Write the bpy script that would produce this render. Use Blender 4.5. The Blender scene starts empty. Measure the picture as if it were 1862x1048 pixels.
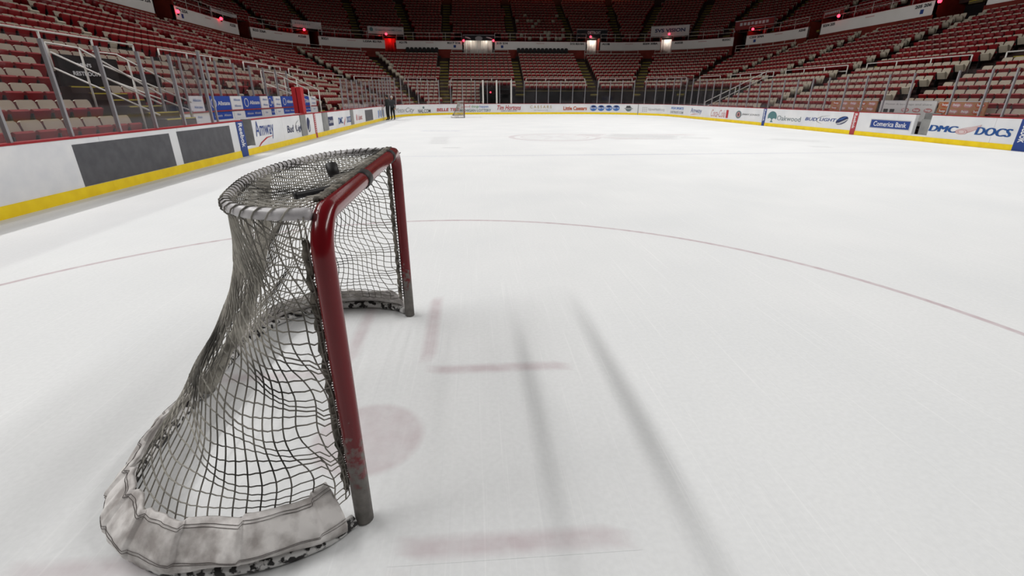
import bpy, bmesh, math, random
from math import sin, cos, pi, sqrt, atan2, radians
from mathutils import Vector, Matrix, noise

scene = bpy.context.scene
col = scene.collection
rnd = random.Random(7)

# ------------------------------------------------------------------ camera
FPX, PITCH, YAW = 860.2448, 0.3844307, 0.0750978
CAM = Vector((-5.38683, 6.71479, 1.63947))
cd = bpy.data.cameras.new('camera'); cam = bpy.data.objects.new('camera', cd); col.objects.link(cam)
cam.location = CAM; cam.rotation_euler = (pi/2 - PITCH, 0, -YAW)
cd.sensor_fit = 'HORIZONTAL'; cd.sensor_width = 36; cd.lens = FPX/1862*36
cd.clip_start = 0.05; cd.clip_end = 400
cd.dof.use_dof = True; cd.dof.focus_distance = 2.7; cd.dof.aperture_fstop = 5.0
scene.camera = cam

# ------------------------------------------------------------------ world, lamps, exposure
w = bpy.data.worlds.new('World'); scene.world = w; w.use_nodes = True
w.node_tree.nodes['Background'].inputs['Color'].default_value = (1.0, 0.97, 0.93, 1)
w.node_tree.nodes['Background'].inputs['Strength'].default_value = 0.065

def area(name, loc, rot, sx, sy, power, color=(1, 0.99, 0.975), spread=160):
    l = bpy.data.lights.new(name, 'AREA'); l.shape = 'RECTANGLE'; l.size = sx; l.size_y = sy
    l.energy = power; l.color = color; l.spread = radians(spread)
    o = bpy.data.objects.new(name, l); col.objects.link(o); o.location = loc; o.rotation_euler = rot
    return o
# lamp rows on the catwalks over the rink, parallel to the side boards, and one row at the far end
area('catwalk_lamps_outer_left', (-25.0, 30, 19), (0, radians(-46), 0), 0.8, 56, 3600, spread=105)
area('catwalk_lamps_inner_left', (-16.0, 30, 17), (0, radians(-31), 0), 0.6, 56, 950, spread=120)
area('catwalk_lamps_right', (13.5, 30, 19), (0, radians(30), 0), 2.5, 56, 4550, spread=125)
area('catwalk_lamps_far', (0, 60, 19), (radians(-22), 0, 0), 26, 2.0, 650, spread=120)

scene.view_settings.view_transform = 'Standard'; scene.view_settings.look = 'None'
scene.view_settings.gamma = 1.0; scene.view_settings.use_curve_mapping = False
scene.view_settings.exposure = 0.0
scene.cycles.transparent_max_bounces = 24

# ------------------------------------------------------------------ pixel helpers (1862 x 1048 frame)
FW = Vector((sin(YAW)*cos(PITCH), cos(YAW)*cos(PITCH), -sin(PITCH)))
RT = Vector((cos(YAW), -sin(YAW), 0)); UP = RT.cross(FW)
def ray(px, py): return FW + RT*((px-931)/FPX) + UP*((524-py)/FPX)
def hit(px, py, ax, val):
    d = ray(px, py); return CAM + d*((val-CAM[ax])/d[ax])
def project(P):
    d = Vector(P)-CAM; z = d.dot(FW)
    if z < 0.1: return None
    return (931+FPX*d.dot(RT)/z, 524-FPX*d.dot(UP)/z, z)

# ------------------------------------------------------------------ the bowl: rounded outline, offset outward by d
B, F0, YS = 12.173, 57.30, 4.0
def RAD(d): return 7.9+0.5*d
class Path:
    def __init__(s, d):
        s.d = d; s.hx = B+d; s.hy = F0+d; s.r = RAD(d)
        s.L1 = s.hy-s.r-YS; s.La = s.r*pi/2; s.L2 = 2*(s.hx-s.r); s.len = 2*s.L1+2*s.La+s.L2
        s.b = [0, s.L1, s.L1+s.La, s.L1+s.La+s.L2, s.L1+2*s.La+s.L2, s.len]
    def at(s, t):
        b = s.b
        if t <= b[1]: return (-s.hx, YS+t, 0, 1)
        if t <= b[2]:
            a = (t-b[1])/s.r; return (-(s.hx-s.r)-s.r*cos(a), s.hy-s.r+s.r*sin(a), sin(a), cos(a))
        if t <= b[3]: return (-(s.hx-s.r)+t-b[2], s.hy, 1, 0)
        if t <= b[4]:
            a = (t-b[3])/s.r; return (s.hx-s.r+s.r*sin(a), s.hy-s.r+s.r*cos(a), cos(a), -sin(a))
        return (s.hx, s.hy-s.r-(t-b[4]), 0, -1)
    def off(s, t, o):
        x, y, tx, ty = s.at(t); return (x-ty*o, y+tx*o)
    def sY(s, y, side):  # arc length of a Y on a straight side
        return y-YS if side < 0 else s.b[4]+(s.hy-s.r-y)
    def sX(s, x): return s.b[2]+x+(s.hx-s.r)
    def s_of(s, x, y):
        best = min(range(0, 801), key=lambda i: (s.at(s.len*i/800)[0]-x)**2+(s.at(s.len*i/800)[1]-y)**2)
        t0 = s.len*best/800; h = s.len/800
        c = min(range(-20, 21), key=lambda i: (s.at(t0+h*i/20)[0]-x)**2+(s.at(t0+h*i/20)[1]-y)**2)
        return t0+h*c/20
    def ticks(s, a, b_, step=0.6):
        t = [a]
        for i, (u0, u1) in enumerate(zip(s.b[:-1], s.b[1:])):
            lo, hi = max(a, u0), min(b_, u1)
            if hi-lo < 1e-6: continue
            n = max(1, int((hi-lo)/(step if s.d > 0.5 else 0.2))) if i in (1, 3) else 1
            for k in range(1, n+1): t.append(lo+(hi-lo)*k/n)
        return t
def inside(x, y, d):
    r = RAD(d); hx = B+d; hy = F0+d; ax = abs(x)
    if ax > hx or y > hy: return False
    cx, cy = hx-r, hy-r
    if ax > cx and y > cy: return (ax-cx)**2+(y-cy)**2 <= r*r
    return True
def dist(x, y):
    lo, hi = -3.0, 60.0
    for _ in range(40):
        m = (lo+hi)/2
        if inside(x, y, m): hi = m
        else: lo = m
    return hi
def at_d(px, py, d0):
    d = ray(px, py); lo, hi = 1.0, 150.0
    for _ in range(50):
        m = (lo+hi)/2; P = CAM+d*m
        if dist(P.x, P.y) > d0: hi = m
        else: lo = m
    return CAM+d*lo
P0 = Path(0)
def BS(px, py, path=P0):
    P = at_d(px, py, path.d); return path.s_of(P.x, P.y), P.z

# ------------------------------------------------------------------ materials
MATS = {}
def mat(name, c, rough=0.6, metal=0.0, c2=None, scale=8.0, bump=0.0, lo=0.35, hi=0.65, spec=0.3, emit=0.0, detail=4.0):
    m = bpy.data.materials.new(name); m.use_nodes = True; nt = m.node_tree; b = nt.nodes['Principled BSDF']
    b.inputs['Base Color'].default_value = (*c, 1); b.inputs['Roughness'].default_value = rough
    b.inputs['Metallic'].default_value = metal; b.inputs['Specular IOR Level'].default_value = spec
    if c2 or bump:
        tc = nt.nodes.new('ShaderNodeTexCoord'); nz = nt.nodes.new('ShaderNodeTexNoise')
        nz.inputs['Scale'].default_value = scale; nz.inputs['Detail'].default_value = detail
        nt.links.new(tc.outputs['Object'], nz.inputs['Vector'])
        if c2:
            r = nt.nodes.new('ShaderNodeValToRGB'); r.color_ramp.elements[0].position = lo; r.color_ramp.elements[1].position = hi
            r.color_ramp.elements[0].color = (*c, 1); r.color_ramp.elements[1].color = (*c2, 1)
            nt.links.new(nz.outputs['Fac'], r.inputs['Fac']); nt.links.new(r.outputs['Color'], b.inputs['Base Color'])
        if bump:
            bp = nt.nodes.new('ShaderNodeBump'); bp.inputs['Strength'].default_value = bump; bp.inputs['Distance'].default_value = 0.01
            nt.links.new(nz.outputs['Fac'], bp.inputs['Height']); nt.links.new(bp.outputs['Normal'], b.inputs['Normal'])
    if emit:
        b.inputs['Emission Color'].default_value = (*c, 1); b.inputs['Emission Strength'].default_value = emit
    MATS[name] = m; return m
M_WHITE = mat('board_white', (0.70, 0.71, 0.73), 0.4, c2=(0.78, 0.78, 0.79), scale=1.3)
M_SCUFF = mat('board_scuffed', (0.70, 0.71, 0.74), 0.5, c2=(0.80, 0.80, 0.81), scale=2.5, detail=9)
M_GREYAD = mat('advert_dark_grey', (0.075, 0.075, 0.085), 0.5, c2=(0.10, 0.10, 0.11), scale=5, detail=8)
M_YELLOW = mat('kick_yellow', (0.86, 0.60, 0.008), 0.45, c2=(0.95, 0.70, 0.012), scale=4, detail=6)
M_CAP = mat('cap_red', (0.33, 0.018, 0.025), 0.4)
M_STEEL = mat('stanchion_aluminium', (0.36, 0.35, 0.37), 0.4, metal=0.5)
M_GREY = mat('grey_metal_plate', (0.20, 0.20, 0.20), 0.5, c2=(0.27, 0.27, 0.26), scale=3)
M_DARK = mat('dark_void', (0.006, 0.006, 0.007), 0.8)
M_BLACK = mat('black_drape', (0.008, 0.008, 0.010), 0.9, c2=(0.014, 0.013, 0.014), scale=2)
M_BLACKP = mat('black_plastic', (0.012, 0.012, 0.013), 0.45)
M_RED = mat('seat_red', (0.215, 0.005, 0.008), 0.45, c2=(0.13, 0.004, 0.007), scale=1.1, lo=0.42, hi=0.62)
M_REDD = mat('seat_red_edge', (0.10, 0.012, 0.012), 0.5)
M_CREAM = mat('seat_cream', (0.42, 0.37, 0.29), 0.5, c2=(0.35, 0.305, 0.24), scale=2.2)
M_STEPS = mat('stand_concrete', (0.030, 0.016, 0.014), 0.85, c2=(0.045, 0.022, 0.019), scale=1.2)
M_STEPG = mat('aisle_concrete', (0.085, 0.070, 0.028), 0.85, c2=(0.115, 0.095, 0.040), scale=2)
M_NOSE = mat('nosing_yellow', (0.42, 0.34, 0.03), 0.6)
M_RAIL = mat('rail_white', (0.66, 0.64, 0.60), 0.4)
M_FASCIA = mat('fascia_white', (0.80, 0.78, 0.745), 0.6, c2=(0.84, 0.82, 0.79), scale=0.7)
M_WALLR = mat('concourse_red', (0.16, 0.016, 0.010), 0.7, c2=(0.22, 0.025, 0.014), scale=1.5)
M_CURT = mat('white_curtain', (0.72, 0.70, 0.66), 0.8)
M_CURTR = mat('red_curtain', (0.35, 0.02, 0.02), 0.7)
M_GROUND = mat('rubber_floor', (0.03, 0.03, 0.03), 0.9, c2=(0.045, 0.042, 0.04), scale=2)
M_PRINTW = mat('print_white', (0.75, 0.75, 0.76), 0.5)
M_BLUE = mat('print_blue', (0.020, 0.055, 0.24), 0.5)
M_BLUED = mat('print_blue_dmc', (0.012, 0.075, 0.27), 0.5)
M_NAVY = mat('print_navy', (0.012, 0.020, 0.085), 0.5)
M_BLUEL = mat('print_blue_light', (0.06, 0.16, 0.45), 0.5)
M_ALLB = mat('print_bench_blue', (0.012, 0.06, 0.36), 0.5)
M_PRED = mat('print_red', (0.42, 0.02, 0.025), 0.5)
M_PREDS = mat('strip_red', (0.40, 0.045, 0.055), 0.5)
M_PINK = mat('print_pale_red', (0.52, 0.22, 0.22), 0.5)
M_PALEP = mat('print_blush', (0.66, 0.55, 0.55), 0.5)
M_PBLK = mat('print_black', (0.025, 0.025, 0.03), 0.5)
M_PGRY = mat('print_grey', (0.30, 0.30, 0.31), 0.5)
M_PGRYL = mat('print_pale_grey', (0.50, 0.50, 0.51), 0.5)
M_TEAL = mat('print_teal', (0.08, 0.19, 0.20), 0.5)
M_TEALG = mat('print_slate', (0.13, 0.18, 0.19), 0.5)
M_GOLD = mat('print_gold', (0.40, 0.27, 0.05), 0.5)
M_ORNG = mat('print_orange_red', (0.45, 0.08, 0.025), 0.5)
M_GREEN = mat('print_green', (0.10, 0.28, 0.10), 0.5)
M_TAN = mat('print_tan_orange', (0.42, 0.20, 0.10), 0.5)
M_EXIT = mat('exit_lamp_red', (1.0, 0.03, 0.06), 0.5, emit=6.0)
M_GLOW = mat('tube_lamp_warm', (1.0, 0.85, 0.65), 0.5, emit=4.0)

def glass_material():
    m = bpy.data.materials.new('rink_glass'); m.use_nodes = True; nt = m.node_tree; nt.nodes.clear()
    out = nt.nodes.new('ShaderNodeOutputMaterial'); tr = nt.nodes.new('ShaderNodeBsdfTransparent')
    gl = nt.nodes.new('ShaderNodeBsdfGlossy'); df = nt.nodes.new('ShaderNodeBsdfDiffuse')
    lw = nt.nodes.new('ShaderNodeLayerWeight'); lw.inputs['Blend'].default_value = 0.5
    pw = nt.nodes.new('ShaderNodeMath'); pw.operation = 'POWER'; pw.inputs[1].default_value = 4.0; nt.links.new(lw.outputs['Facing'], pw.inputs[0])
    fr = nt.nodes.new('ShaderNodeMath'); fr.operation = 'MULTIPLY_ADD'; fr.inputs[1].default_value = 0.45; fr.inputs[2].default_value = 0.02; nt.links.new(pw.outputs[0], fr.inputs[0])
    tr.inputs['Color'].default_value = (0.97, 0.965, 0.97, 1); gl.inputs['Roughness'].default_value = 0.04
    df.inputs['Color'].default_value = (0.55, 0.50, 0.52, 1)  # patchy pinkish-grey haze, put into the glass as diffuse colour
    nz = nt.nodes.new('ShaderNodeTexNoise'); nz.inputs['Scale'].default_value = 1.7; nz.inputs['Detail'].default_value = 5
    tc = nt.nodes.new('ShaderNodeTexCoord'); nt.links.new(tc.outputs['Object'], nz.inputs['Vector'])
    mr = nt.nodes.new('ShaderNodeMapRange'); mr.inputs['From Min'].default_value = 0.35; mr.inputs['From Max'].default_value = 0.7
    mr.inputs['To Min'].default_value = 0.002; mr.inputs['To Max'].default_value = 0.02
    nt.links.new(nz.outputs['Fac'], mr.inputs['Value'])
    m1 = nt.nodes.new('ShaderNodeMixShader'); m2 = nt.nodes.new('ShaderNodeMixShader')
    nt.links.new(mr.outputs[0], m1.inputs[0]); nt.links.new(tr.outputs[0], m1.inputs[1]); nt.links.new(df.outputs[0], m1.inputs[2])
    nt.links.new(fr.outputs[0], m2.inputs[0]); nt.links.new(m1.outputs[0], m2.inputs[1]); nt.links.new(gl.outputs[0], m2.inputs[2])
    nt.links.new(m2.outputs[0], out.inputs[0]); return m
M_GLASS = glass_material()

def ice_material(name, tint=None):
    m = bpy.data.materials.new(name); m.use_nodes = True; nt = m.node_tree; b = nt.nodes['Principled BSDF']
    b.inputs['Roughness'].default_value = 0.55; b.inputs['Specular IOR Level'].default_value = 0.18
    L = nt.links.new; N = nt.nodes.new
    tc = N('ShaderNodeTexCoord')
    def nz(scale, detail, vec=None):
        n = N('ShaderNodeTexNoise'); n.inputs['Scale'].default_value = scale; n.inputs['Detail'].default_value = detail
        L(vec if vec else tc.outputs['Object'], n.inputs['Vector']); return n
    def ramp(src, p0, c0, p1, c1):
        r = N('ShaderNodeValToRGB'); e = r.color_ramp.elements
        e[0].position = p0; e[1].position = p1; e[0].color = (*c0, 1); e[1].color = (*c1, 1); L(src, r.inputs['Fac']); return r.outputs['Color']
    base = ramp(nz(0.55, 5).outputs['Fac'], 0.3, (0.745, 0.755, 0.76), 0.7, (0.80, 0.805, 0.805))
    fine = ramp(nz(38, 6).outputs['Fac'], 0.35, (0.955, 0.955, 0.955), 0.65, (1, 1, 1))
    mx = N('ShaderNodeMix'); mx.data_type = 'RGBA'; mx.blend_type = 'MULTIPLY'; mx.inputs[0].default_value = 1.0
    L(base, mx.inputs[6]); L(fine, mx.inputs[7]); cur = mx.outputs[2]
    # skate scratches: thin stretched streaks in several directions
    for k, (ang, sc) in enumerate(((0.5, 3.0), (1.5, 2.2), (2.5, 2.7), (-0.25, 2.0))):
        mp = N('ShaderNodeMapping'); mp.inputs['Rotation'].default_value = (0, 0, ang); mp.inputs['Scale'].default_value = (sc*22, sc*0.35, 1)
        mp.inputs['Location'].default_value = (k*13.1, k*7.7, 0)
        L(tc.outputs['Object'], mp.inputs['Vector']); s = nz(1.0, 3, mp.outputs['Vector'])
        f = ramp(s.outputs['Fac'], 0.62, (0, 0, 0), 0.72, (0.30, 0.30, 0.30))
        m2 = N('ShaderNodeMix'); m2.data_type = 'RGBA'; m2.blend_type = 'MIX'
        L(f, m2.inputs[0]); L(cur, m2.inputs[6]); m2.inputs[7].default_value = (0.90, 0.90, 0.90, 1) if k % 2 else (0.68, 0.69, 0.70, 1); cur = m2.outputs[2]
    if tint:
        at = N('ShaderNodeAttribute'); at.attribute_name = 'amt'
        n = nz(9, 6); r = N('ShaderNodeMapRange'); r.inputs['From Min'].default_value = 0.3; r.inputs['From Max'].default_value = 0.7
        r.inputs['To Min'].default_value = 0.55; L(n.outputs['Fac'], r.inputs['Value'])
        mu = N('ShaderNodeMath'); mu.operation = 'MULTIPLY'; L(at.outputs['Fac'], mu.inputs[0]); L(r.outputs[0], mu.inputs[1])
        m3 = N('ShaderNodeMix'); m3.data_type = 'RGBA'; L(mu.outputs[0], m3.inputs[0]); L(cur, m3.inputs[6]); m3.inputs[7].default_value = (*tint, 1); cur = m3.outputs[2]
    L(cur, b.inputs['Base Color'])
    bp = N('ShaderNodeBump'); bp.inputs['Strength'].default_value = 0.05; bp.inputs['Distance'].default_value = 0.01
    L(nz(60, 4).outputs['Fac'], bp.inputs['Height']); L(bp.outputs['Normal'], b.inputs['Normal'])
    return m
M_ICE = ice_material('ice')
M_ICER = ice_material('ice_over_red_paint', (0.44, 0.30, 0.33))
M_ICEB = ice_material('ice_over_blue_paint', (0.36, 0.37, 0.52))
M_ICEG = ice_material('ice_over_grey_paint', (0.30, 0.29, 0.30))

# ------------------------------------------------------------------ mesh helpers
def link(name, me, parent=None):
    o = bpy.data.objects.new(name, me); col.objects.link(o)
    if parent is not None: o.parent = parent
    return o
class MB:
    def __init__(s): s.v = []; s.f = []; s.m = []
    def add(s, vs, fs, mi=0):
        n = len(s.v); s.v += [tuple(v) for v in vs]
        for i, f in enumerate(fs):
            s.f.append(tuple(n+k for k in f)); s.m.append(mi if isinstance(mi, int) else mi[i])
    def box(s, x0, x1, y0, y1, z0, z1, mi=0, M=None):
        v = [Vector((x, y, z)) for z in (z0, z1) for y in (y0, y1) for x in (x0, x1)]
        if M is not None: v = [M @ p for p in v]
        s.add(v, [(0, 2, 3, 1), (4, 5, 7, 6), (0, 1, 5, 4), (2, 6, 7, 3), (0, 4, 6, 2), (1, 3, 7, 5)], mi)
    def tube(s, pts, r, n=6, mi=0, closed=False, caps=True):
        pts = [Vector(p) for p in pts]; N = len(pts)
        if N < 2: return
        rr = r if isinstance(r, (list, tuple)) else [r]*N
        up = None; rings = []
        for i, p in enumerate(pts):
            a = pts[i-1] if (i > 0 or closed) else p; b = pts[(i+1) % N] if (i < N-1 or closed) else p
            t = (b-a); t = t.normalized() if t.length > 1e-9 else Vector((0, 0, 1))
            if up is None: up = Vector((0, 0, 1)) if abs(t.z) < 0.9 else Vector((1, 0, 0))
            x = t.cross(up); x = x.normalized() if x.length > 1e-6 else t.orthogonal().normalized()
            y = x.cross(t).normalized(); up = y
            rings.append([p+(x*cos(2*pi*k/n)+y*sin(2*pi*k/n))*rr[i] for k in range(n)])
        vs = [q for R in rings for q in R]; fs = []
        for i in range(N if closed else N-1):
            j = (i+1) % N
            for k in range(n): fs.append((i*n+k, i*n+(k+1) % n, j*n+(k+1) % n, j*n+k))
        if caps and not closed: fs.append(tuple(range(n-1, -1, -1))); fs.append(tuple((N-1)*n+k for k in range(n)))
        s.add(vs, fs, mi)
    def prism(s, prof, y0, y1, mi=0, M=None):   # prof in (x,z), extruded along y
        n = len(prof); v = [Vector((x, y, z)) for y in (y0, y1) for x, z in prof]
        if M is not None: v = [M @ p for p in v]
        f = [tuple(range(n)), tuple(range(2*n-1, n-1, -1))]+[((k+1) % n, k, n+k, n+(k+1) % n) for k in range(n)]
        s.add(v, f, mi)
    def sweep(s, path, a, b, prof, mi=0, step=0.6):   # closed profile of (outward offset, z)
        T = path.ticks(a, b, step); n = len(prof); vs = []
        for t in T:
            for o, z in prof: x, y = path.off(t, o); vs.append((x, y, z))
        fs = []
        for i in range(len(T)-1):
            for k in range(n): fs.append((i*n+k, i*n+(k+1) % n, (i+1)*n+(k+1) % n, (i+1)*n+k))
        fs.append(tuple(range(n-1, -1, -1))); fs.append(tuple((len(T)-1)*n+k for k in range(n)))
        s.add(vs, fs, mi)
    def build(s, name, mats, parent=None, smooth=False, recalc=True):
        me = bpy.data.meshes.new(name); me.from_pydata(s.v, [], s.f)
        if not isinstance(mats, (list, tuple)): mats = [mats]
        for m in mats: me.materials.append(m)
        if len(mats) > 1: me.polygons.foreach_set('material_index', s.m)
        if recalc:
            bm = bmesh.new(); bm.from_mesh(me); bmesh.ops.recalc_face_normals(bm, faces=bm.faces); bm.to_mesh(me); bm.free()
        if smooth: me.polygons.foreach_set('use_smooth', [True]*len(me.polygons))
        me.update(); return link(name, me, parent)
def rect(o0, o1, z0, z1): return [(o0, z0), (o1, z0), (o1, z1), (o0, z1)]
def empty(name, loc=(0, 0, 0), rz=0):
    o = bpy.data.objects.new(name, None); col.objects.link(o); o.location = loc; o.rotation_euler = (0, 0, rz); o.empty_display_size = 0.2; return o
def tag(o, label=None, cat=None, group=None, kind=None):
    if label: o['label'] = label
    if cat: o['category'] = cat
    if group: o['group'] = group
    if kind: o['kind'] = kind
    return o
ORD = ['first', 'second', 'third', 'fourth', 'fifth', 'sixth', 'seventh', 'eighth', 'ninth', 'tenth', 'eleventh', 'twelfth', 'thirteenth',
       'fourteenth', 'fifteenth', 'sixteenth', 'seventeenth', 'eighteenth', 'nineteenth', 'twentieth']
def ordn(i):
    if i < 20: return ORD[i]
    t = {2: 'twenty', 3: 'thirty', 4: 'forty', 5: 'fifty', 6: 'sixty', 7: 'seventy', 8: 'eighty', 9: 'ninety'}
    n = i+1
    return (t[n//10]+'-'+ORD[n % 10-1]) if n % 10 else {20: 'twentieth', 30: 'thirtieth', 40: 'fortieth', 50: 'fiftieth'}.get(n, str(n)+'th')

# flat print: 2D mesh mapped to a wall path, or to a plane
def text_mesh(txt, bold=0.0, shear=0.0, spacing=1.0, align='LEFT'):
    c = bpy.data.curves.new('lettering', 'FONT'); c.body = txt; c.size = 1; c.offset = bold; c.shear = shear
    c.space_character = spacing; c.resolution_u = 3; c.align_x = align; c.space_line = 0.95
    o = bpy.data.objects.new('lettering', c); col.objects.link(o)
    bpy.context.view_layer.update()
    me = bpy.data.meshes.new_from_object(o.evaluated_get(bpy.context.evaluated_depsgraph_get()))
    vs = [(v.co.x, v.co.y) for v in me.vertices]; fs = [tuple(p.vertices) for p in me.polygons]
    bpy.data.objects.remove(o); bpy.data.curves.remove(c); bpy.data.meshes.remove(me)
    x0 = min(v[0] for v in vs); x1 = max(v[0] for v in vs); y0 = min(v[1] for v in vs); y1 = max(v[1] for v in vs)
    return [((x-x0)/(x1-x0), (y-y0)/(y1-y0)) for x, y in vs], fs
def ellipse2(cx, cy, rx, ry, n=20, rot=0):
    P = []
    for k in range(n):
        a = 2*pi*k/n; x = rx*cos(a); y = ry*sin(a); P.append((cx+x*cos(rot)-y*sin(rot), cy+x*sin(rot)+y*cos(rot)))
    return P, [tuple(range(n))]
def rect2(x0, x1, y0, y1, n=6):
    P = []; f = []
    for i in range(n+1): x = x0+(x1-x0)*i/n; P += [(x, y0), (x, y1)]
    for i in range(n): f.append((2*i, 2*i+2, 2*i+3, 2*i+1))
    return P, f
def stroke2(pts, wd):
    P = []; f = []
    for i, (x, y) in enumerate(pts):
        a = pts[max(0, i-1)]; b = pts[min(len(pts)-1, i+1)]; dx, dy = b[0]-a[0], b[1]-a[1]; L = sqrt(dx*dx+dy*dy) or 1
        ww = wd[i] if isinstance(wd, (list, tuple)) else wd
        P += [(x-dy/L*ww/2, y+dx/L*ww/2), (x+dy/L*ww/2, y-dx/L*ww/2)]
    for i in range(len(pts)-1): f.append((2*i, 2*i+1, 2*i+3, 2*i+2))
    return P, f
def print_on(path, shape, s0, s1, z0, z1, material, parent, name='lettering', lift=0.004):
    vs, fs = shape; me = bpy.data.meshes.new(name); V = []
    for u, v in vs:
        x, y = path.off(s0+(s1-s0)*u, -lift); V.append((x, y, z0+(z1-z0)*v))
    me.from_pydata(V, [], fs); me.materials.append(material); return link(name, me, parent)

# ================================================================== THE ICE (floor)
mb = MB(); T = P0.ticks(0, P0.len, 0.5)
ring = [P0.off(t, 0.0) for t in T]
vs = [(x, y, 0) for x, y in ring]+[(B, -4, 0), (-B, -4, 0)]
mb.add(vs, [tuple(range(len(vs)-1, -1, -1))])
ice = mb.build('floor', M_ICE); tag(ice, kind='structure')
mb = MB(); mb.box(-60, 60, -10, 110, -0.4, -0.05); tag(mb.build('ground', M_GROUND), kind='structure')

ZN = [0.0002]
def paint(name, strips, material, z=0, dz=0):
    """strips: list of (points, half width, soft edge, strength) painted lines under the ice"""
    V = []; Fc = []; A = []
    for q_, (pts, hw, soft, amt) in enumerate(strips):
        n0 = len(V); n = len(pts); ZN[0] += 0.00006; zz = ZN[0]
        for i, (x, y) in enumerate(pts):
            a = pts[max(0, i-1)]; b = pts[min(n-1, i+1)]; dx, dy = b[0]-a[0], b[1]-a[1]; L = sqrt(dx*dx+dy*dy) or 1
            nx, ny = -dy/L, dx/L
            for o, q in ((-hw-soft, 0), (-hw, 1), (hw, 1), (hw+soft, 0)):
                V.append((x+nx*o, y+ny*o, zz)); A.append(amt*q*(0.0 if (soft > 0.01 and i in (0, n-1) and n > 2) else 1))
        for i in range(n-1):
            for k in range(3): Fc.append((n0+i*4+k+1, n0+i*4+k, n0+(i+1)*4+k, n0+(i+1)*4+k+1))
    me = bpy.data.meshes.new(name); me.from_pydata(V, [], Fc); me.materials.append(material)
    at = me.attributes.new('amt', 'FLOAT', 'POINT'); at.data.foreach_set('value', A)
    o = link(name, me, ice)
    return o
def lerp_pts(a, b, n=8): return [(a[0]+(b[0]-a[0])*i/n, a[1]+(b[1]-a[1])*i/n) for i in range(n+1)]
CX, CY = -5.92, 8.77
circ = [(CX+4.63*cos(2*pi*k/160), CY+4.63*sin(2*pi*k/160)) for k in range(161)]
paint('faceoff_circle', [(circ, 0.022, 0.016, 0.75)], M_ICER)
def disc(name, cx, cy, r, material, amt, z=0.00015, ex=1.0):
    V = [(cx, cy, z)]; A = [amt]; n = 40
    for q, rr in ((1, r*0.86), (0, r)):
        for k in range(n): V.append((cx+rr*cos(2*pi*k/n)*ex, cy+rr*sin(2*pi*k/n), z)); A.append(amt*q)
    Fc = [(0, 1+k, 1+(k+1) % n) for k in range(n)]+[(1+k, 1+n+k, 1+n+(k+1) % n, 1+(k+1) % n) for k in range(n)]
    me = bpy.data.meshes.new(name); me.from_pydata(V, [], Fc); me.materials.append(material)
    me.attributes.new('amt', 'FLOAT', 'POINT').data.foreach_set('value', A); return link(name, me, ice)
disc('faceoff_spot', -5.98, 8.75, 0.30, M_ICER, 0.42)
marks = []
for sy in (1, -1):
    yb = CY+0.63*sy - (0.02 if sy > 0 else 0.07)
    marks.append((lerp_pts((-5.76, yb), (-4.78, yb)), 0.02, 0.05, 0.5)); marks.append((lerp_pts((-5.74, yb+0.075*sy), (-5.76, yb+1.25*sy)), 0.02, 0.05, 0.5))
    marks.append((lerp_pts((-6.25, yb), (-7.2, yb)), 0.02, 0.05, 0.4)); marks.append((lerp_pts((-6.27, yb+0.075*sy), (-6.28, yb+1.25*sy)), 0.02, 0.05, 0.4))
paint('faceoff_marks', marks, M_ICER, 0.0008)
paint('blue_line', [([(-B, y), (0, y), (B, y)], 0.05, 0.03, 0.60) for y in (21.34,)]+[([(-B, y), (0, y), (B, y)], 0.10, 0.02, 0.10) for y in (36.0,)], M_ICEB)
paint('centre_line', [([(-B, 28.65), (0, 28.65), (B, 28.65)], 0.12, 0.03, 0.10)], M_ICER)
# faint centre-ice emblem (winged wheel) and advertising under the ice
em = []
wc = (-1.9, 28.2)
em.append(([(wc[0]+1.9*cos(2*pi*k/48), wc[1]+1.9*sin(2*pi*k/48)) for k in range(49)], 0.10, 0.05, 0.42))
em.append(([(wc[0]+1.45*cos(2*pi*k/48), wc[1]+1.45*sin(2*pi*k/48)) for k in range(49)], 0.04, 0.04, 0.28))
for k in range(6):
    a = k*pi/3; em.append((lerp_pts(wc, (wc[0]+1.45*cos(a), wc[1]+1.45*sin(a)), 4), 0.05, 0.04, 0.22))
for k in range(7):
    em.append((lerp_pts((-1.2+0.25*k, 29.7-0.45*k), (5.2-0.35*k, 29.4-0.42*k), 8), 0.09, 0.06, 0.42))
paint('centre_emblem', em, M_ICER)
paint('centre_emblem_shade', [(lerp_pts((0.6, 29.3), (3.6, 27.6)), 0.75, 0.3, 0.34), (lerp_pts((3.4, 27.6), (4.7, 27.1)), 0.3, 0.15, 0.2)], M_ICEG, 0.0003)
def quadz(pts, n=6): return pts
e1 = []
for px in (776, 789, 802, 815, 827):
    a = hit(px-6, 239, 2, 0); b = hit(px+6, 237.5, 2, 0); e1.append((lerp_pts((a.x, a.y), (b.x, b.y), 4), 0.22, 0.12, 0.35))
paint('ice_advert_blue', e1, M_ICEB)
e2 = []
for k, py in enumerate((250, 252.5, 255, 257.5, 260.5)):
    a = hit(786-k*1.8, py, 2, 0); b = hit(818-k*0.5, py, 2, 0); e2.append((lerp_pts((a.x, a.y), (b.x, b.y), 6), 0.12, 0.08, 0.22))
a = hit(803, 268.5, 2, 0); b = hit(838, 268.5, 2, 0); e2.append((lerp_pts((a.x, a.y), (b.x, b.y), 6), 0.05, 0.06, 0.25))
paint('ice_advert_grey', e2, M_ICEG)
e3 = []
for (x0, y0, x1, y1) in ((1398, 252, 1500, 257), (1472, 266, 1510, 267)):
    a = hit(x0, y0, 2, 0); b = hit(x1, y1, 2, 0); e3.append((lerp_pts((a.x, a.y), (b.x, b.y), 8), 0.3 if y0 < 260 else 0.05, 0.25, 0.16))
paint('ice_grey_patch', e3, M_ICEG)  # faint soft-edged grey bands on the ice

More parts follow.
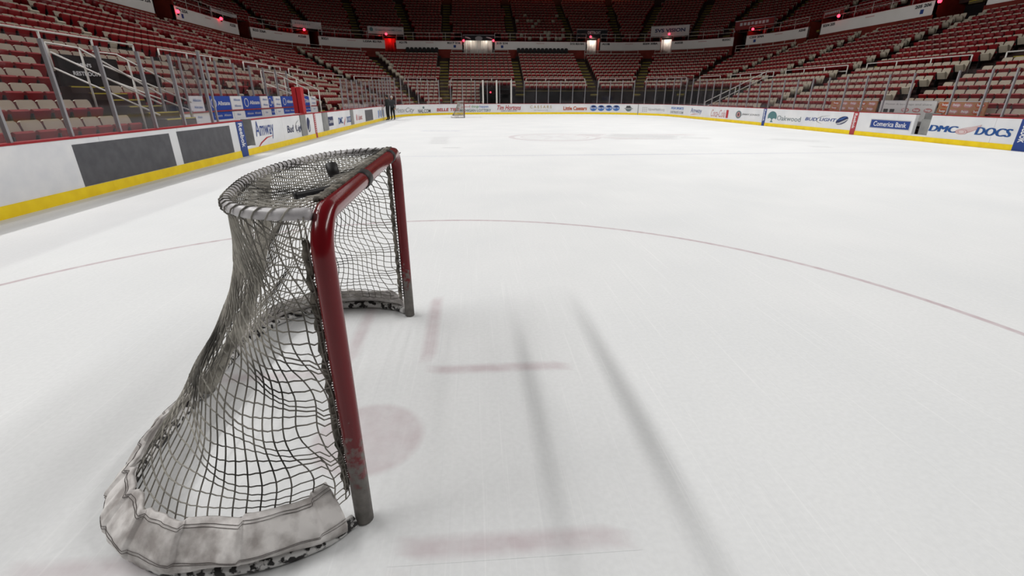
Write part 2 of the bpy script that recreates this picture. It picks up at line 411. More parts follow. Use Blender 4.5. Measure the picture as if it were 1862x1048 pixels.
# ================================================================== DASHER BOARDS
ZB, ZK = 1.006, 0.18
sL_end = P0.b[1]+P0.La*0.5; sR_start = P0.b[3]+P0.La*0.5
gates = [(P0.sY(21.95, -1), P0.sY(22.55, -1)), (BS(1688, 240)[0]-1e-3, BS(1688, 240)[0])]
sg0, sg1 = BS(1662, 225)[0], BS(1691, 225)[0]
gates[1] = (sg0, sg1)
def in_gate(a, b): return any(a < g1-0.01 and b > g0+0.01 for g0, g1 in gates)
walls = {}
for nm, a, b in (('wall_left', 0, sL_end), ('wall_far', sL_end, sR_start), ('wall_right', sR_start, P0.len)):
    mb = MB()
    cuts = [a]+[g for G in gates for g in G if a < g < b]+[b]; cuts.sort()
    for u, v in zip(cuts[:-1], cuts[1:]):
        if in_gate(u, v): mb.sweep(P0, u, v, rect(0.012, 0.14, 0, 0.24))
        else: mb.sweep(P0, u, v, rect(0.012, 0.14, 0, ZB-0.03))
    wobj = mb.build(nm, M_SCUFF if nm == 'wall_left' else M_WHITE); tag(wobj, kind='structure'); walls[nm] = wobj
    # facing panels, kick plates and cap rail, panel by panel
    seams = [a]; s = a
    while s < b-0.6:
        nxt = min(b, s+2.44)
        for G in gates:
            for g in G:
                if s+0.05 < g < nxt-0.02: nxt = g
        s = nxt; seams.append(s)
    if seams[-1] < b: seams[-1] = b
    for u, v in zip(seams[:-1], seams[1:]):
        g = 0.004
        if in_gate(u, v):
            mb = MB(); mb.sweep(P0, u+g, v-g, rect(-0.002, 0.012, ZK, 0.24)); mb.build('board_panel', M_WHITE, wobj)
        else:
            mb = MB(); mb.sweep(P0, u+g, v-g, rect(0, 0.012, ZK, ZB-0.028)); mb.build('board_panel', M_SCUFF if v < P0.sY(18.2, -1) else M_WHITE, wobj)
            mb = MB(); mb.sweep(P0, u, v, [(-0.012, ZB-0.03), (0.16, ZB-0.03), (0.16, ZB), (-0.006, ZB)]); mb.build('cap_rail', M_CAP, wobj)
        mb = MB(); mb.sweep(P0, u+0.001, v-0.001, [(-0.016, 0.0), (0.012, 0.0), (0.012, ZK), (-0.010, ZK)]); mb.build('kick_plate', M_YELLOW, wobj)
def wall_at(s): return walls['wall_left'] if s < sL_end else walls['wall_far'] if s < sR_start else walls['wall_right']
def box_px(x0, y0, x1, y1, path=P0):
    sa, za = BS(x0, y0, path); sb, zb = BS(x1, y1, path); return sa, sb, min(za, zb), max(za, zb)
def ad_text(txt, x0, y0, x1, y1, m, bold=0.012, shear=0.0, spacing=1.0, align='LEFT'):
    sa, sb, z0, z1 = box_px(x0, y0, x1, y1); return print_on(P0, text_mesh(txt, bold, shear, spacing, align), sa, sb, z0, z1, m, wall_at(sa), 'lettering', 0.009)
def ad_shape(shape, x0, y0, x1, y1, m, name='emblem', lift=0.005):
    sa, sb, z0, z1 = box_px(x0, y0, x1, y1); return print_on(P0, shape, sa, sb, z0, z1, m, wall_at(sa), name, lift)
def plate(s0, s1, z0, z1, m, name, o0=-0.004, o1=0.0):
    mb = MB(); mb.sweep(P0, s0, s1, rect(o0, o1, z0, z1)); return mb.build(name, m, wall_at((s0+s1)/2))
def strip(s0, s1, m, txt=None, tm=None, z0=0.0):
    plate(s0, s1, z0, ZB-0.03, m, 'line_strip', -0.018, 0.002)
    if txt:   # lettering reads downwards
        v, f = text_mesh(txt, 0.02); v = [(y, 1-x) for x, y in v]; d = s1-s0
        print_on(P0, (v, f), s0+d*0.22, s1-d*0.2, 0.26, 0.93, tm, wall_at(s0), 'lettering', 0.021)
# left boards, near to far
yb = lambda px, py: BS(px, py)[0]
plate(yb(142, 300), yb(316, 280), 0.185, 0.885, M_GREYAD, 'advert_panel')
plate(yb(325, 260), yb(422, 255), 0.185, 0.90, M_GREYAD, 'advert_panel')
strip(P0.sY(21.52, -1), P0.sY(21.93, -1), M_BLUE, 'Reebok', M_PRINTW)
ad_text('Amway', 461, 221, 500, 251, M_BLUE, 0.0)
ad_shape(stroke2([(0, 0), (0.25, 0.5), (0.6, 0.9), (1, 1)], [0.02, 0.10, 0.12, 0.03]), 466, 252, 500, 263, M_PRED)
ad_text('Bud', 521, 229, 535, 240, M_NAVY, 0.015, 0.15); ad_text('Light', 537, 228, 553, 239, M_NAVY, 0.015, 0.15)
ad_shape(stroke2([(0.9, 1), (0.3, 0.8), (0, 0.5), (0.15, 0.2), (0.5, 0)], [0.02, 0.10, 0.14, 0.10, 0.02]), 535, 219, 547, 242, M_PGRY)
ad_shape(ellipse2(0.5, 0.5, 0.5, 0.5, 18), 556, 214, 566, 240, M_NAVY)
ad_shape(stroke2([(0, 0), (0.5, 0.25), (1, 1)], [0.1, 0.25, 0.1]), 558, 219, 566, 238, M_PGRYL, lift=0.008)
plate(yb(546, 225), yb(556, 225), 0.2, ZB-0.03, M_GREY, 'gate_post_cover', -0.03, 0.0)
sc = P0.sY(28.65, -1); strip(sc-0.11, sc+0.11, M_PREDS)
for k in range(9): plate(sc-0.035, sc+0.035, 0.22+0.085*k, 0.265+0.085*k, M_PRINTW, 'line_strip_dash', -0.021, -0.018)
plate(yb(586.5, 222), yb(596, 222), 0.2, ZB-0.03, M_GREY, 'gate_post_cover', -0.03, 0.0)
ad_shape(rect2(0, 1, 0, 1), 596, 213, 607, 228, M_NAVY, 'advert_panel'); ad_text('Comerica', 597.5, 217.5, 606, 223, M_PRINTW)
ad_text('DMC', 614.5, 214, 624, 224.5, M_BLUED, 0.03); ad_text('DOCS', 630, 212, 638, 222, M_BLUED, 0.03)
ad_shape(stroke2([(0, 0), (0.5, 0.5), (1, 1)], [0.35, 0.3, 0.05]), 624, 213, 630, 226, M_PINK)
plate(yb(637.5, 215), yb(642.5, 215), 0.2, ZB-0.03, M_GREY, 'gate_post_cover', -0.03, 0.0)
ad_shape(stroke2([(0.5, 0), (0.5, 0.6), (0.5, 1)], [0.8, 0.8, 0.3]), 647, 208, 650, 219, M_PRED); ad_text('Labatt', 650.5, 209, 659, 217, M_PINK, 0.02)
plate(yb(664, 210), yb(678, 210), 0.2, 0.86, M_GREYAD, 'advert_panel')
for k in range(5): ad_shape(rect2(0.05+0.19*k, 0.17+0.19*k, 0.15*(k % 2), 0.8+0.1*(k % 2)), 686, 198, 699, 212, M_PGRY if k % 2 else M_BLUEL)
ad_text('MotorCity', 719, 197, 754, 206, M_PBLK, -0.012, 0.35)
# far boards
ad_text('NHL.COM', 760, 199, 783, 205, M_PBLK, 0.01); ad_shape(ellipse2(0.5, 0.5, 0.5, 0.5, 8), 768, 193.5, 772, 198, M_TEALG)
ad_text('BELLE TIRE', 794, 197, 836, 202, M_PRED, 0.03, 0.1)
ad_text('good', 838, 191.5, 855, 197, M_PINK, 0.01); ad_text('things', 857, 191.5, 871, 197, M_GREEN, 0.01); ad_text('happen', 872, 191.5, 888, 197, M_BLUEL, 0.01)
ad_text('MICHIGAN LOTTERY', 836, 198.6, 893, 203.2, M_TEALG, 0.015)
ad_text('Tim Hortons', 904, 191.5, 947, 200, M_PRED, 0.02, 0.3); ad_text('CAFE & BAKE SHOP', 911, 200.8, 940, 202.8, M_PBLK, 0.0)
ad_text('CAESARS', 964, 192, 1003, 197, M_GOLD, 0.0, 0, 1.5); ad_text('WINDSOR', 971, 199.5, 996, 201.5, M_PGRY, 0.0, 0, 1.3)
ad_text('Little Caesars', 1024.5, 193.5, 1067, 200.5, M_ORNG, 0.035)
for x in (1073, 1087, 1101, 1114.5):
    ad_shape(ellipse2(0.5, 0.5, 0.5, 0.5, 24), x, 191.3, x+12, 202, M_BLUEL); ad_shape(ellipse2(0.5, 0.75, 0.3, 0.16, 12), x, 191.3, x+12, 202, M_NAVY, lift=0.008)
    ad_text('Kroger', x+1, 194.5, x+11, 199.5, M_PRINTW, 0.02)
ad_shape(ellipse2(0.5, 0.45, 0.38, 0.45, 20), 1136, 191.5, 1150, 203, M_TEALG); ad_shape(ellipse2(0.5, 0.5, 0.5, 0.12, 12), 1135, 192, 1151, 203, M_PGRY, lift=0.008)
ad_shape(([(0, 0), (0.2, 1), (0.35, 0.5), (0.5, 1), (0.65, 0.5), (0.8, 1), (1, 0)], [(0, 1, 2), (2, 3, 4), (4, 5, 6), (0, 2, 4, 6)]), 1138.5, 191.5, 1147, 196, M_PBLK, lift=0.01)
plate(BS(1159.5, 200)[0], BS(1160.8, 200)[0], 0.0, ZB-0.03, M_PGRY, 'line_strip', -0.018, 0)
# right corner and right boards
for i in range(3):
    for j in range(3): ad_shape(rect2(0.05+0.33*i, 0.27+0.33*i, 0.05+0.33*j, 0.27+0.33*j, 1), 1168, 194, 1177, 204, M_PGRYL)
ad_text('StJoesHealth.org', 1179, 196.5, 1208, 203, M_PGRY, 0.0)
ad_text('FOX SPORTS', 1221, 194.5, 1243, 200, M_BLUEL, 0.045, 0.15); ad_text('DETROIT.COM', 1219.5, 201.5, 1242, 207.5, M_PGRY, 0.03)
ad_text('Amway', 1257, 196, 1275, 209, M_BLUE, 0.0); ad_shape(stroke2([(0, 0), (0.5, 0.7), (1, 0.9)], [0.1, 0.4, 0.1]), 1256, 206, 1271, 210, M_PINK)
ad_text('Coca-Cola', 1294, 199, 1317.5, 214, M_PINK, 0.0, 0.35); ad_shape(rect2(0.2, 0.8, 0, 1, 1), 1320, 200, 1324.5, 215, M_PRED)
ad_shape(ellipse2(0.5, 0.5, 0.5, 0.5, 24), 1339, 201, 1347, 216, M_TEALG); ad_shape(ellipse2(0.5, 0.5, 0.3, 0.32, 16), 1339, 201, 1347, 216, M_PINK, lift=0.008); ad_shape(ellipse2(0.5, 0.5, 0.12, 0.2, 10), 1339, 201, 1347, 216, M_PBLK, lift=0.011)
ad_text("JIMMY JOHN'S", 1349, 206, 1381, 212.5, M_PGRY, 0.03, 0.15)
s2 = P0.sY(36.0, 1); strip(s2-0.15, s2+0.15, M_BLUE, 'Reebok', M_PRINTW)
ad_shape(ellipse2(0.5, 0.5, 0.5, 0.5, 28), 1398, 202, 1410.5, 223, M_TEAL); ad_shape(ellipse2(0.25, 0.2, 0.2, 0.17, 12), 1398, 202, 1410.5, 223, M_PRINTW, lift=0.008); ad_shape(ellipse2(0.75, 0.2, 0.2, 0.17, 12), 1398, 202, 1410.5, 223, M_PRINTW, lift=0.008)
ad_text('Oakwood', 1414, 210, 1455, 222, M_TEALG, 0.0)
ad_text('BUD', 1465, 213, 1485.5, 220.5, M_BLUE, 0.02, 0.2); ad_text('LIGHT', 1491, 214, 1520, 222, M_BLUE, 0.02, 0.2)
ad_shape(stroke2([(1, 1), (0.4, 0.85), (0, 0.5), (0.1, 0.2), (0.5, 0)], [0.01, 0.07, 0.10, 0.07, 0.01]), 1486, 209, 1506, 226, M_PGRY)
ad_shape(ellipse2(0.5, 0.5, 0.56, 0.34, 24, 0.75), 1522, 210, 1540, 229, M_NAVY); ad_shape(stroke2([(0.05, 0.15), (0.35, 0.2), (0.7, 0.45), (0.95, 0.7)], [0.08, 0.16, 0.16, 0.06]), 1522, 210, 1540, 229, M_PGRYL, lift=0.008); ad_shape(stroke2([(0.1, 0.5), (0.5, 0.68), (0.85, 0.95)], [0.03, 0.10, 0.03]), 1522, 210, 1540, 229, M_BLUEL, lift=0.008)
s3 = P0.sY(28.65, 1); strip(s3-0.15, s3+0.15, M_PREDS, 'Reebok', M_PRINTW)
ad_shape(rect2(0, 1, 0, 1), 1584.5, 216, 1653, 238, M_PGRYL, 'advert_panel', 0.004); ad_shape(rect2(0.02, 0.98, 0.08, 0.92), 1584.5, 216, 1653, 238, M_BLUE, 'advert_panel', 0.006)
sa, sb, z0, z1 = box_px(1590, 220, 1647, 233); print_on(P0, text_mesh('Comerica Bank', 0.012), sa, sb, z0, z1, M_PRINTW, walls['wall_right'], 'lettering', 0.010)
def heavy(txt, x0, y0, x1, y1, m, shear, wd):   # thick strokes: the same word set several times, slightly shifted
    for q in range(5):
        dx = wd*(q-2)/2; sa, sb, z0, z1 = box_px(x0+wd, y0, x1-wd, y1); w1 = (sb-sa)/(x1-x0-2*wd)*dx
        print_on(P0, text_mesh(txt, 0.0, shear), sa+w1, sb+w1, z0, z1, m, wall_at(sa), 'lettering', 0.007+0.0008*q)
heavy('DMC', 1691, 227, 1740, 242, M_BLUED, 0.15, 1.3); heavy('DOCS', 1776, 231, 1838, 250, M_BLUED, 0.15, 1.3)
wing = [(0.10, 0.30), (0.22, 0.52), (0.45, 0.66), (0.72, 0.80), (1.0, 1.0), (0.95, 0.82), (0.97, 0.74), (0.88, 0.66), (0.90, 0.58), (0.78, 0.48), (0.66, 0.34), (0.50, 0.18)]
ad_shape((wing, [tuple(range(len(wing)))]), 1742, 225, 1779, 247, M_PALEP, lift=0.005)
ad_shape(stroke2(wing, 0.025), 1742, 225, 1779, 247, M_PINK, lift=0.007)
for a_, b_, c_ in (((0.40, 0.36), (0.62, 0.52), (0.95, 0.82)), ((0.46, 0.30), (0.66, 0.44), (0.90, 0.66)), ((0.52, 0.24), (0.66, 0.36), (0.80, 0.50)), ((0.36, 0.44), (0.58, 0.60), (0.86, 0.82))): ad_shape(stroke2([a_, b_, c_], 0.022), 1742, 225, 1779, 247, M_PINK, lift=0.008)
ad_shape(ellipse2(0.26, 0.25, 0.26, 0.25, 24), 1742, 225, 1779, 247, M_PALEP, lift=0.009)
for rr in (0.24, 0.15): ad_shape(stroke2([(0.26+rr*cos(q*pi/12), 0.25+rr*sin(q*pi/12)) for q in range(25)], 0.035), 1742, 225, 1779, 247, M_PINK, lift=0.011)
s4 = P0.sY(21.34, 1); strip(s4-0.2, s4+0.25, M_BLUE, 'Reebok', M_PRINTW)
# gate interiors
mb = MB(); mb.sweep(P0, gates[1][0]+0.01, gates[1][1]-0.01, rect(0.35, 0.40, 0.0, 1.05)); mb.sweep(P0, gates[1][0]+0.25, gates[1][1]-0.02, rect(0.05, 0.09, 0.25, 0.82)); mb.build('gate_panel', M_GREY, walls['wall_right'])
mb = MB(); mb.sweep(P0, gates[0][1]-0.02, gates[0][1]+0.0, rect(0.0, 0.30, 0.24, ZB)); mb.build('gate_panel', M_GREY, walls['wall_left'])
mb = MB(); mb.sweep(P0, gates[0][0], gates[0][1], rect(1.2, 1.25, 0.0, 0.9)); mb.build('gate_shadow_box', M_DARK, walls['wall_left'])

# ================================================================== GLASS SCREENS
def screen(name, stops, top, path=P0, z0=ZB, off=0.075):
    root = tag(empty(name), kind='structure')
    for i, s in enumerate(stops):
        x, y, tx, ty = path.at(s); h = top(s)
        M = Matrix(((tx, -ty, 0, x-ty*off), (ty, tx, 0, y+tx*off), (0, 0, 1, 0), (0, 0, 0, 1)))
        mb = MB(); mb.box(-0.022, 0.022, -0.032, 0.032, z0, h, 0, M); mb.build('stanchion', M_STEEL, root)
        if i+1 < len(stops) and stops[i+1]-s < 2.0:
            mb = MB(); mb.sweep(path, s+0.025, stops[i+1]-0.025, rect(off-0.006, off+0.006, z0, h+0.03)); mb.build('glass_pane', M_GLASS, root)
    return root
lt = [P0.sY(y, -1) for y in (10.9, 12.1, 13.3, 14.55, 15.72, 16.91, 18.05, 19.15, 20.45)]
screen('glass_screen_left', lt, lambda s: 2.5 if s < P0.sY(20, -1) else 2.7)
far_stops = []; s = P0.sY(34.0, -1)
while s < P0.len-2: far_stops.append(s); s += 1.22
def gtop(s):
    y = P0.at(s)[1]
    if s < P0.b[1] or s > P0.b[4]: return 2.52+min(0.6, max(0, (y-40)/9*0.6))
    return 3.12
# thick supports beside the tunnel get their place from the photograph
screen('glass_screen', [s for s in far_stops if s < P0.sY(25.8, 1)], gtop)
screen('glass_screen_right', [P0.sY(y, 1) for y in (24.3, 23.1, 22.3, 21.1, 19.9, 18.7, 17.5, 16.3)], gtop)
# behind the bench
PB = Path(1.75)
screen('bench_glass_screen', [PB.sY(y, -1) for y in (22.3, 23.6, 24.9, 26.2, 27.5, 28.8, 30.1, 31.4)], lambda s: 2.75, PB, 1.64)
root = tag(empty('bench_end_screen'), kind='structure')
for i, d in enumerate((0.2, 0.85, 1.5)):
    mb = MB(); mb.box(-B-d-0.02, -B-d+0.02, 20.95, 21.0, 0.9, 2.6); mb.build('stanchion', M_STEEL, root)
mb = MB(); mb.box(-B-1.5, -B-0.2, 20.97, 20.98, 0.95, 2.6); mb.build('glass_pane', M_GLASS, root)

# bench wall with printed panels
bench = empty('bench_wall', (-B-1.7, 28, 0)); tag(bench, 'white bench back wall with blue and white advert panels behind left boards', 'bench wall')
def bpart(name, y0, y1, z0, z1, m, d0=0.0, d1=0.08):
    mb = MB(); mb.box(-d1, -d0, y0-28, y1-28, z0, z1); return mb.build(name, m, bench)
bpart('wall_body', 21.9, 35.0, 0, 1.18, M_WHITE)
bpart('ledge', 21.9, 35.0, 1.18, 1.215, M_CAP, -0.05, 0.08)
panels = [(hit(a, 176, 0, -B-1.7).y, hit(b, 176, 0, -B-1.7).y-0.04, c) for a, b, c in ((342, 369, 'w'), (377, 418, 'b'), (418, 439, 'w'), (439, 472, 'b'), (473, 487, 'w'), (488, 496, 'b'), (497, 510, 'w'), (511, 534, 'b'), (534, 547, 'w'), (549, 563, 'b'), (563, 574, 'w'))]
for y0, y1, c in panels:
    bpart('advert_panel', y0, y1, 1.215, 1.66, M_ALLB if c == 'b' else M_PRINTW, 0.0, 0.05)
    lo = bpart('advert_panel', y0+0.05, y1-0.05, 0.93, 1.17, M_ALLB if c == 'b' else M_PRINTW, -0.012, 0.0)
    if c == 'b':
        L = [(0.38, 0.95, 1.37, 1.50), ]
        sh, f = text_mesh('Allstate', 0.02)
        for (u0, u1, z0, z1) in L:
            me = bpy.data.meshes.new('lettering'); me.from_pydata([(0.006, y0-28+(y1-y0)*(u0+(u1-u0)*a), z0+(z1-z0)*b) for a, b in sh], [], f); me.materials.append(M_PRINTW); link('lettering', me, bench)
        st, f = stroke2([(0.2+0.11*cos(a*pi/12)/(y1-y0)*1.4, 1.44+0.14*sin(a*pi/12)) for a in range(25)], 0.025)
        me = bpy.data.meshes.new('emblem'); me.from_pydata([(0.006, y0-28+(y1-y0)*a, b) for a, b in st], [], f); me.materials.append(M_PRINTW); link('emblem', me, bench)
    for (z0, z1) in ((1.30, 1.38), (1.50, 1.58)) if c == 'w' else ():
        sh, f = text_mesh('Allstate', 0.0)
        me = bpy.data.meshes.new('lettering'); me.from_pydata([(0.006, y0-28+(y1-y0)*(0.25+0.6*a), z0+(z1-z0)*b) for a, b in sh], [], f); me.materials.append(M_BLUEL); link('lettering', me, bench)
    sh, f = text_mesh('Allstate', 0.0)
    for u in ((0.12, 0.55) if c == 'b' else (0.3,)):
        me = bpy.data.meshes.new('lettering'); me.from_pydata([(0.018, y0-28+(y1-y0)*(u+0.34*a), 1.02+0.07*b) for a, b in sh], [], f); me.materials.append(M_PRINTW if c == 'b' else M_BLUEL); link('lettering', me, bench)
# players' bench seat
pb = empty('players_bench', (-B-1.2, 28, 0)); tag(pb, 'long low bench in front of the bench back wall', 'bench')
mb = MB(); mb.box(-0.35, 0.1, -5.2, 6.5, 0.42, 0.47); mb.build('seat', M_GREY, pb)
for y in (-5.0, -1.5, 2.5, 6.2): mb = MB(); mb.box(-0.2, -0.1, y-0.03, y+0.03, 0, 0.42); mb.build('leg', M_STEEL, pb)
# red padded posts between the benches
pp = empty('padded_post', (-B-0.1, 27.75, 0)); tag(pp, 'pair of tall red padded posts on the left boards by the benches', 'post')
for x0, x1, nm in ((-0.36, -0.20, 'pad'), (-0.17, 0.0, 'pad')):
    mb = MB(); mb.prism([(x0, ZB), (x1, ZB), (x1, 1.97), (x1-0.03, 2.0), (x0+0.03, 2.0), (x0, 1.97)], 0, 0.34); mb.build(nm, M_PRED, pp)
mb = MB(); mb.box(-0.20, -0.17, 0.1, 0.2, ZB, 1.98); mb.build('post_core', M_STEEL, pp)

# ================================================================== THE STANDS
LOWR = [(1.2+0.8*i, 1.24+0.335*i) for i in range(7)]
MIDR = [(7.2+0.82*i, 3.75+0.355*i) for i in range(9)]
UPR = [(17.0+0.8*i, 8.75+0.43*i) for i in range(15)]
LV = {'low': LOWR, 'mid': MIDR, 'up': UPR}
AISLE = {'low': [((-12, 29.1), (-19, 29.1)), ((-12, 37.2), (-19, 37.2)), ((-12, 44.2), (-19, 44.2)), ((-12, 51.4), (-19, 51.4)), ((-7.9, 57), (-8.7, 64)), ((-10.6, 56.6), (-14.0, 63)), ((-12.2, 54.0), (-17.9, 58)),
                 ((-0.35, 57), (-0.35, 64)), ((7.85, 57), (7.85, 64)), ((10.6, 56.6), (13.3, 63)), ((12.2, 54), (17.8, 58.5)), ((12, 46.1), (19, 46.1)), ((12, 38), (19, 38)), ((12, 29.2), (19, 29.2)), ((12, 20.6), (19, 20.6)), ((-12, 13.0), (-19, 13.0))],
         'mid': [((-19, 21.0), (-27, 21.0)), ((-19, 29.1), (-27, 29.1)), ((-19, 37.0), (-27, 37.0)), ((-19, 44.2), (-27, 44.2)), ((-19, 51.3), (-27, 52.1)), ((-17.9, 58), (-24.5, 63.6)), ((-13.8, 62.9), (-17.6, 70.2)), ((-8.6, 64), (-8.9, 72)),
                 ((-0.35, 64), (-0.35, 72)), ((7.85, 64), (7.95, 72)), ((13.2, 63.1), (16.4, 70.6)), ((17.7, 58.6), (24.4, 64.1)), ((19, 54.1), (27, 55.6)), ((19, 45.7), (27, 47)), ((19, 37.6), (27, 38.6)), ((19, 29.4), (27, 29.4)), ((19, 21.2), (27, 21.2))],
         'up': [((-8.6, 73), (-8.9, 86)), ((-0.25, 73), (-0.4, 86)), ((7.5, 73), (7.0, 86)), ((13.4, 73), (14.8, 86)), ((15.9, 73), (22.6, 85.8)), ((22.4, 72), (28.6, 82)), ((26, 70), (33, 77)), ((27.8, 64), (35, 69.6)), ((27.8, 56.4), (40, 57.5)), ((27.8, 48), (40, 48)), ((27.8, 41), (40, 41)), ((27.8, 32), (40, 32)),
                ((-12.6, 73), (-15.8, 85)), ((-19.2, 73), (-22.8, 84.5)), ((-23.2, 70), (-30, 80)), ((-27, 66), (-34, 73)), ((-27.8, 60.2), (-38, 64.5)), ((-27.8, 52), (-40, 52.5)), ((-27.8, 44), (-40, 44)), ((-27.8, 36), (-40, 36))]}
VOM = [((-27.77, 47.1), (-27.77, 49.5)), ((-27.58, 59.64), (-27.2, 61.4)), ((-23.57, 67.9), (-22.8, 68.7)), ((-16, 72.4), (-14.7, 72.7)), ((-6.5, 72.9), (-2.7, 72.9)),
       ((9.1, 72.9), (10.7, 72.9)), ((18.2, 71.66), (19.4, 71.1)), ((24.9, 66.3), (25.7, 65.0)), ((27.77, 57.33), (27.77, 55.5)), ((27.77, 43.3), (27.77, 39.6))]
def segdist(x, y, a, b):
    dx, dy = b[0]-a[0], b[1]-a[1]; L2 = dx*dx+dy*dy; t = ((x-a[0])*dx+(y-a[1])*dy)/L2; t = max(-0.2, min(1.2, t))
    return sqrt((x-a[0]-t*dx)**2+(y-a[1]-t*dy)**2)
def excluded(lv, d, x, y):
    if lv == 'low':
        if x < -B and 19.4 < y < 21.3 and d < 3.2: return True
        if x < -B and (20.4 if d < 4 else 21.1) < y < 24.2 and 3.2 < d < 5.0: return True
        if x < -B and 21.2 < y < 35.2 and d < 2.3: return True
        if x < -B and 31.2 < y < 33.0 and d < 4.2: return True
        if d < 5.0 and x > -4.6 and (y > 46.2 and (y > F0-8 or x > B)): return True
        if d > 5.0 and -4.6 < x < -1.2 and y > F0 and d < 5.5: return True
    if lv == 'up' and d < 18.5:
        for a, b in VOM:
            if segdist(x, y, a, b) < 2.9 and abs(x-a[0])+abs(y-a[1]) < 9:
                mx, my = (a[0]+b[0])/2, (a[1]+b[1])/2; hw = sqrt((a[0]-b[0])**2+(a[1]-b[1])**2)/2+1.1
                ex, ey = (b[0]-a[0])/(2*hw-2.2), (b[1]-a[1])/(2*hw-2.2)
                if abs((x-mx)*ex+(y-my)*ey) < hw: return True
    return False

# stepped decks
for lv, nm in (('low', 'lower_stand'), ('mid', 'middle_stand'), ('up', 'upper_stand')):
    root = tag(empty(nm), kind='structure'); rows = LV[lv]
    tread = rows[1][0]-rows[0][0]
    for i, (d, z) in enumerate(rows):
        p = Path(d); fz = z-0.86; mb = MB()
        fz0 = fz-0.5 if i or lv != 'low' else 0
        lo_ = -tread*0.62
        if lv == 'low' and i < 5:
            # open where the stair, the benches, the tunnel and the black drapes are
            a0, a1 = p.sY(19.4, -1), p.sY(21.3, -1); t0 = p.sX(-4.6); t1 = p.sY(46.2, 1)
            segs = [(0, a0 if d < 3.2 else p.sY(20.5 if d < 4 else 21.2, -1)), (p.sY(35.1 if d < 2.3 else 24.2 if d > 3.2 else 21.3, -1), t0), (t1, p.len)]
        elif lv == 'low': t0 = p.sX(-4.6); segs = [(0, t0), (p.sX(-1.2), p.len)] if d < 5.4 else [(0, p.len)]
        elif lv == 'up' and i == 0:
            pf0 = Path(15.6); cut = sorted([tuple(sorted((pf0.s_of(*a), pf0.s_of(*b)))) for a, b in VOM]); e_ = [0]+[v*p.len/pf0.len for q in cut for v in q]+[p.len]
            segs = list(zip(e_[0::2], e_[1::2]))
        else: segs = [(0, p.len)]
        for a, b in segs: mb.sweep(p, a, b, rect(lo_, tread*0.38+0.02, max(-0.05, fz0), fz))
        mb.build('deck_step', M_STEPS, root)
# walkways: behind the lower rows (front of rail) and the concourse
pw = Path(15.0); mb = MB(); mb.sweep(Path(14.6), 0, Path(14.6).len, rect(-0.3, 3.0, 5.6, 6.05)); tag(mb.build('concourse_floor', M_STEPS), kind='structure')
mb = MB(); mb.sweep(Path(6.6), 0, Path(6.6).len, rect(-0.35, 0.4, 2.3, 2.55)); tag(mb.build('cross_aisle_floor', M_STEPS), kind='structure')
mb = MB(); pq = Path(29.2); mb.sweep(pq, 0, pq.len, rect(0, 0.3, 6, 24)); tag(mb.build('wall_outer', M_STEPS), kind='structure')

# ---- seats
def seat_geometry(high=False):
    parts = []
    mb = MB(); pr = [(-0.215, 0.38), (0.215, 0.38), (0.222, 0.78), (0.205, 0.84), (0.165, 0.865), (-0.165, 0.865), (-0.205, 0.84), (-0.222, 0.78)]
    n = len(pr); sh = lambda z: 0.02+(z-0.38)*0.2
    V = [(x, sh(z), z) for x, z in pr]+[(x*0.97, sh(z)+0.055, z-0.01) for x, z in pr]
    mb.add(V, [tuple(range(n))], 0); mb.add(V, [tuple(range(2*n-1, n-1, -1))]+[((k+1) % n, k, n+k, n+(k+1) % n) for k in range(n)], 1)
    mb.m = [0]+[1]*(len(mb.m)-1)
    for k in (4, 3, 5): mb.m[2+k] = 0
    parts.append(('backrest', mb))
    mb = MB(); zt = 0.775 if high else 0.70; q = [(-0.05, 0.375), (-0.165, zt-0.035), (-0.12, zt), (-0.035, zt-0.05), (0.0, 0.40)]
    V = [(x, y, z) for x in (-0.205, 0.205) for y, z in q]; n = len(q)
    mb.add(V, [tuple(range(n)), tuple(range(2*n-1, n-1, -1))]+[((k+1) % n, k, n+k, n+(k+1) % n) for k in range(n)], 0); parts.append(('seat_pan', mb))
    mb = MB(); mb.box(-0.262, -0.228, -0.10, 0.10, 0.0, 0.44); mb.box(-0.262, -0.228, -0.16, 0.12, 0.44, 0.62); parts.append(('standard', mb))
    return parts
def seat_mesh(name, mb, mats):
    me = bpy.data.meshes.new(name); me.from_pydata(mb.v, [], mb.f)
    for m in mats: me.materials.append(m)
    if len(mats) > 1: me.polygons.foreach_set('material_index', mb.m)
    return me
SG = seat_geometry(); SH = seat_geometry(True)
ME = {'backrest': seat_mesh('backrest', SG[0][1], [M_CREAM, M_REDD]), 'seat_pan': seat_mesh('seat_pan', SG[1][1], [M_RED]), 'standard': seat_mesh('standard', SG[2][1], [M_BLACKP]),
      'seat_pan_cream': seat_mesh('seat_pan', SG[1][1], [M_CREAM]), 'seat_pan_high': seat_mesh('seat_pan', SH[1][1], [M_RED])}
seats = []
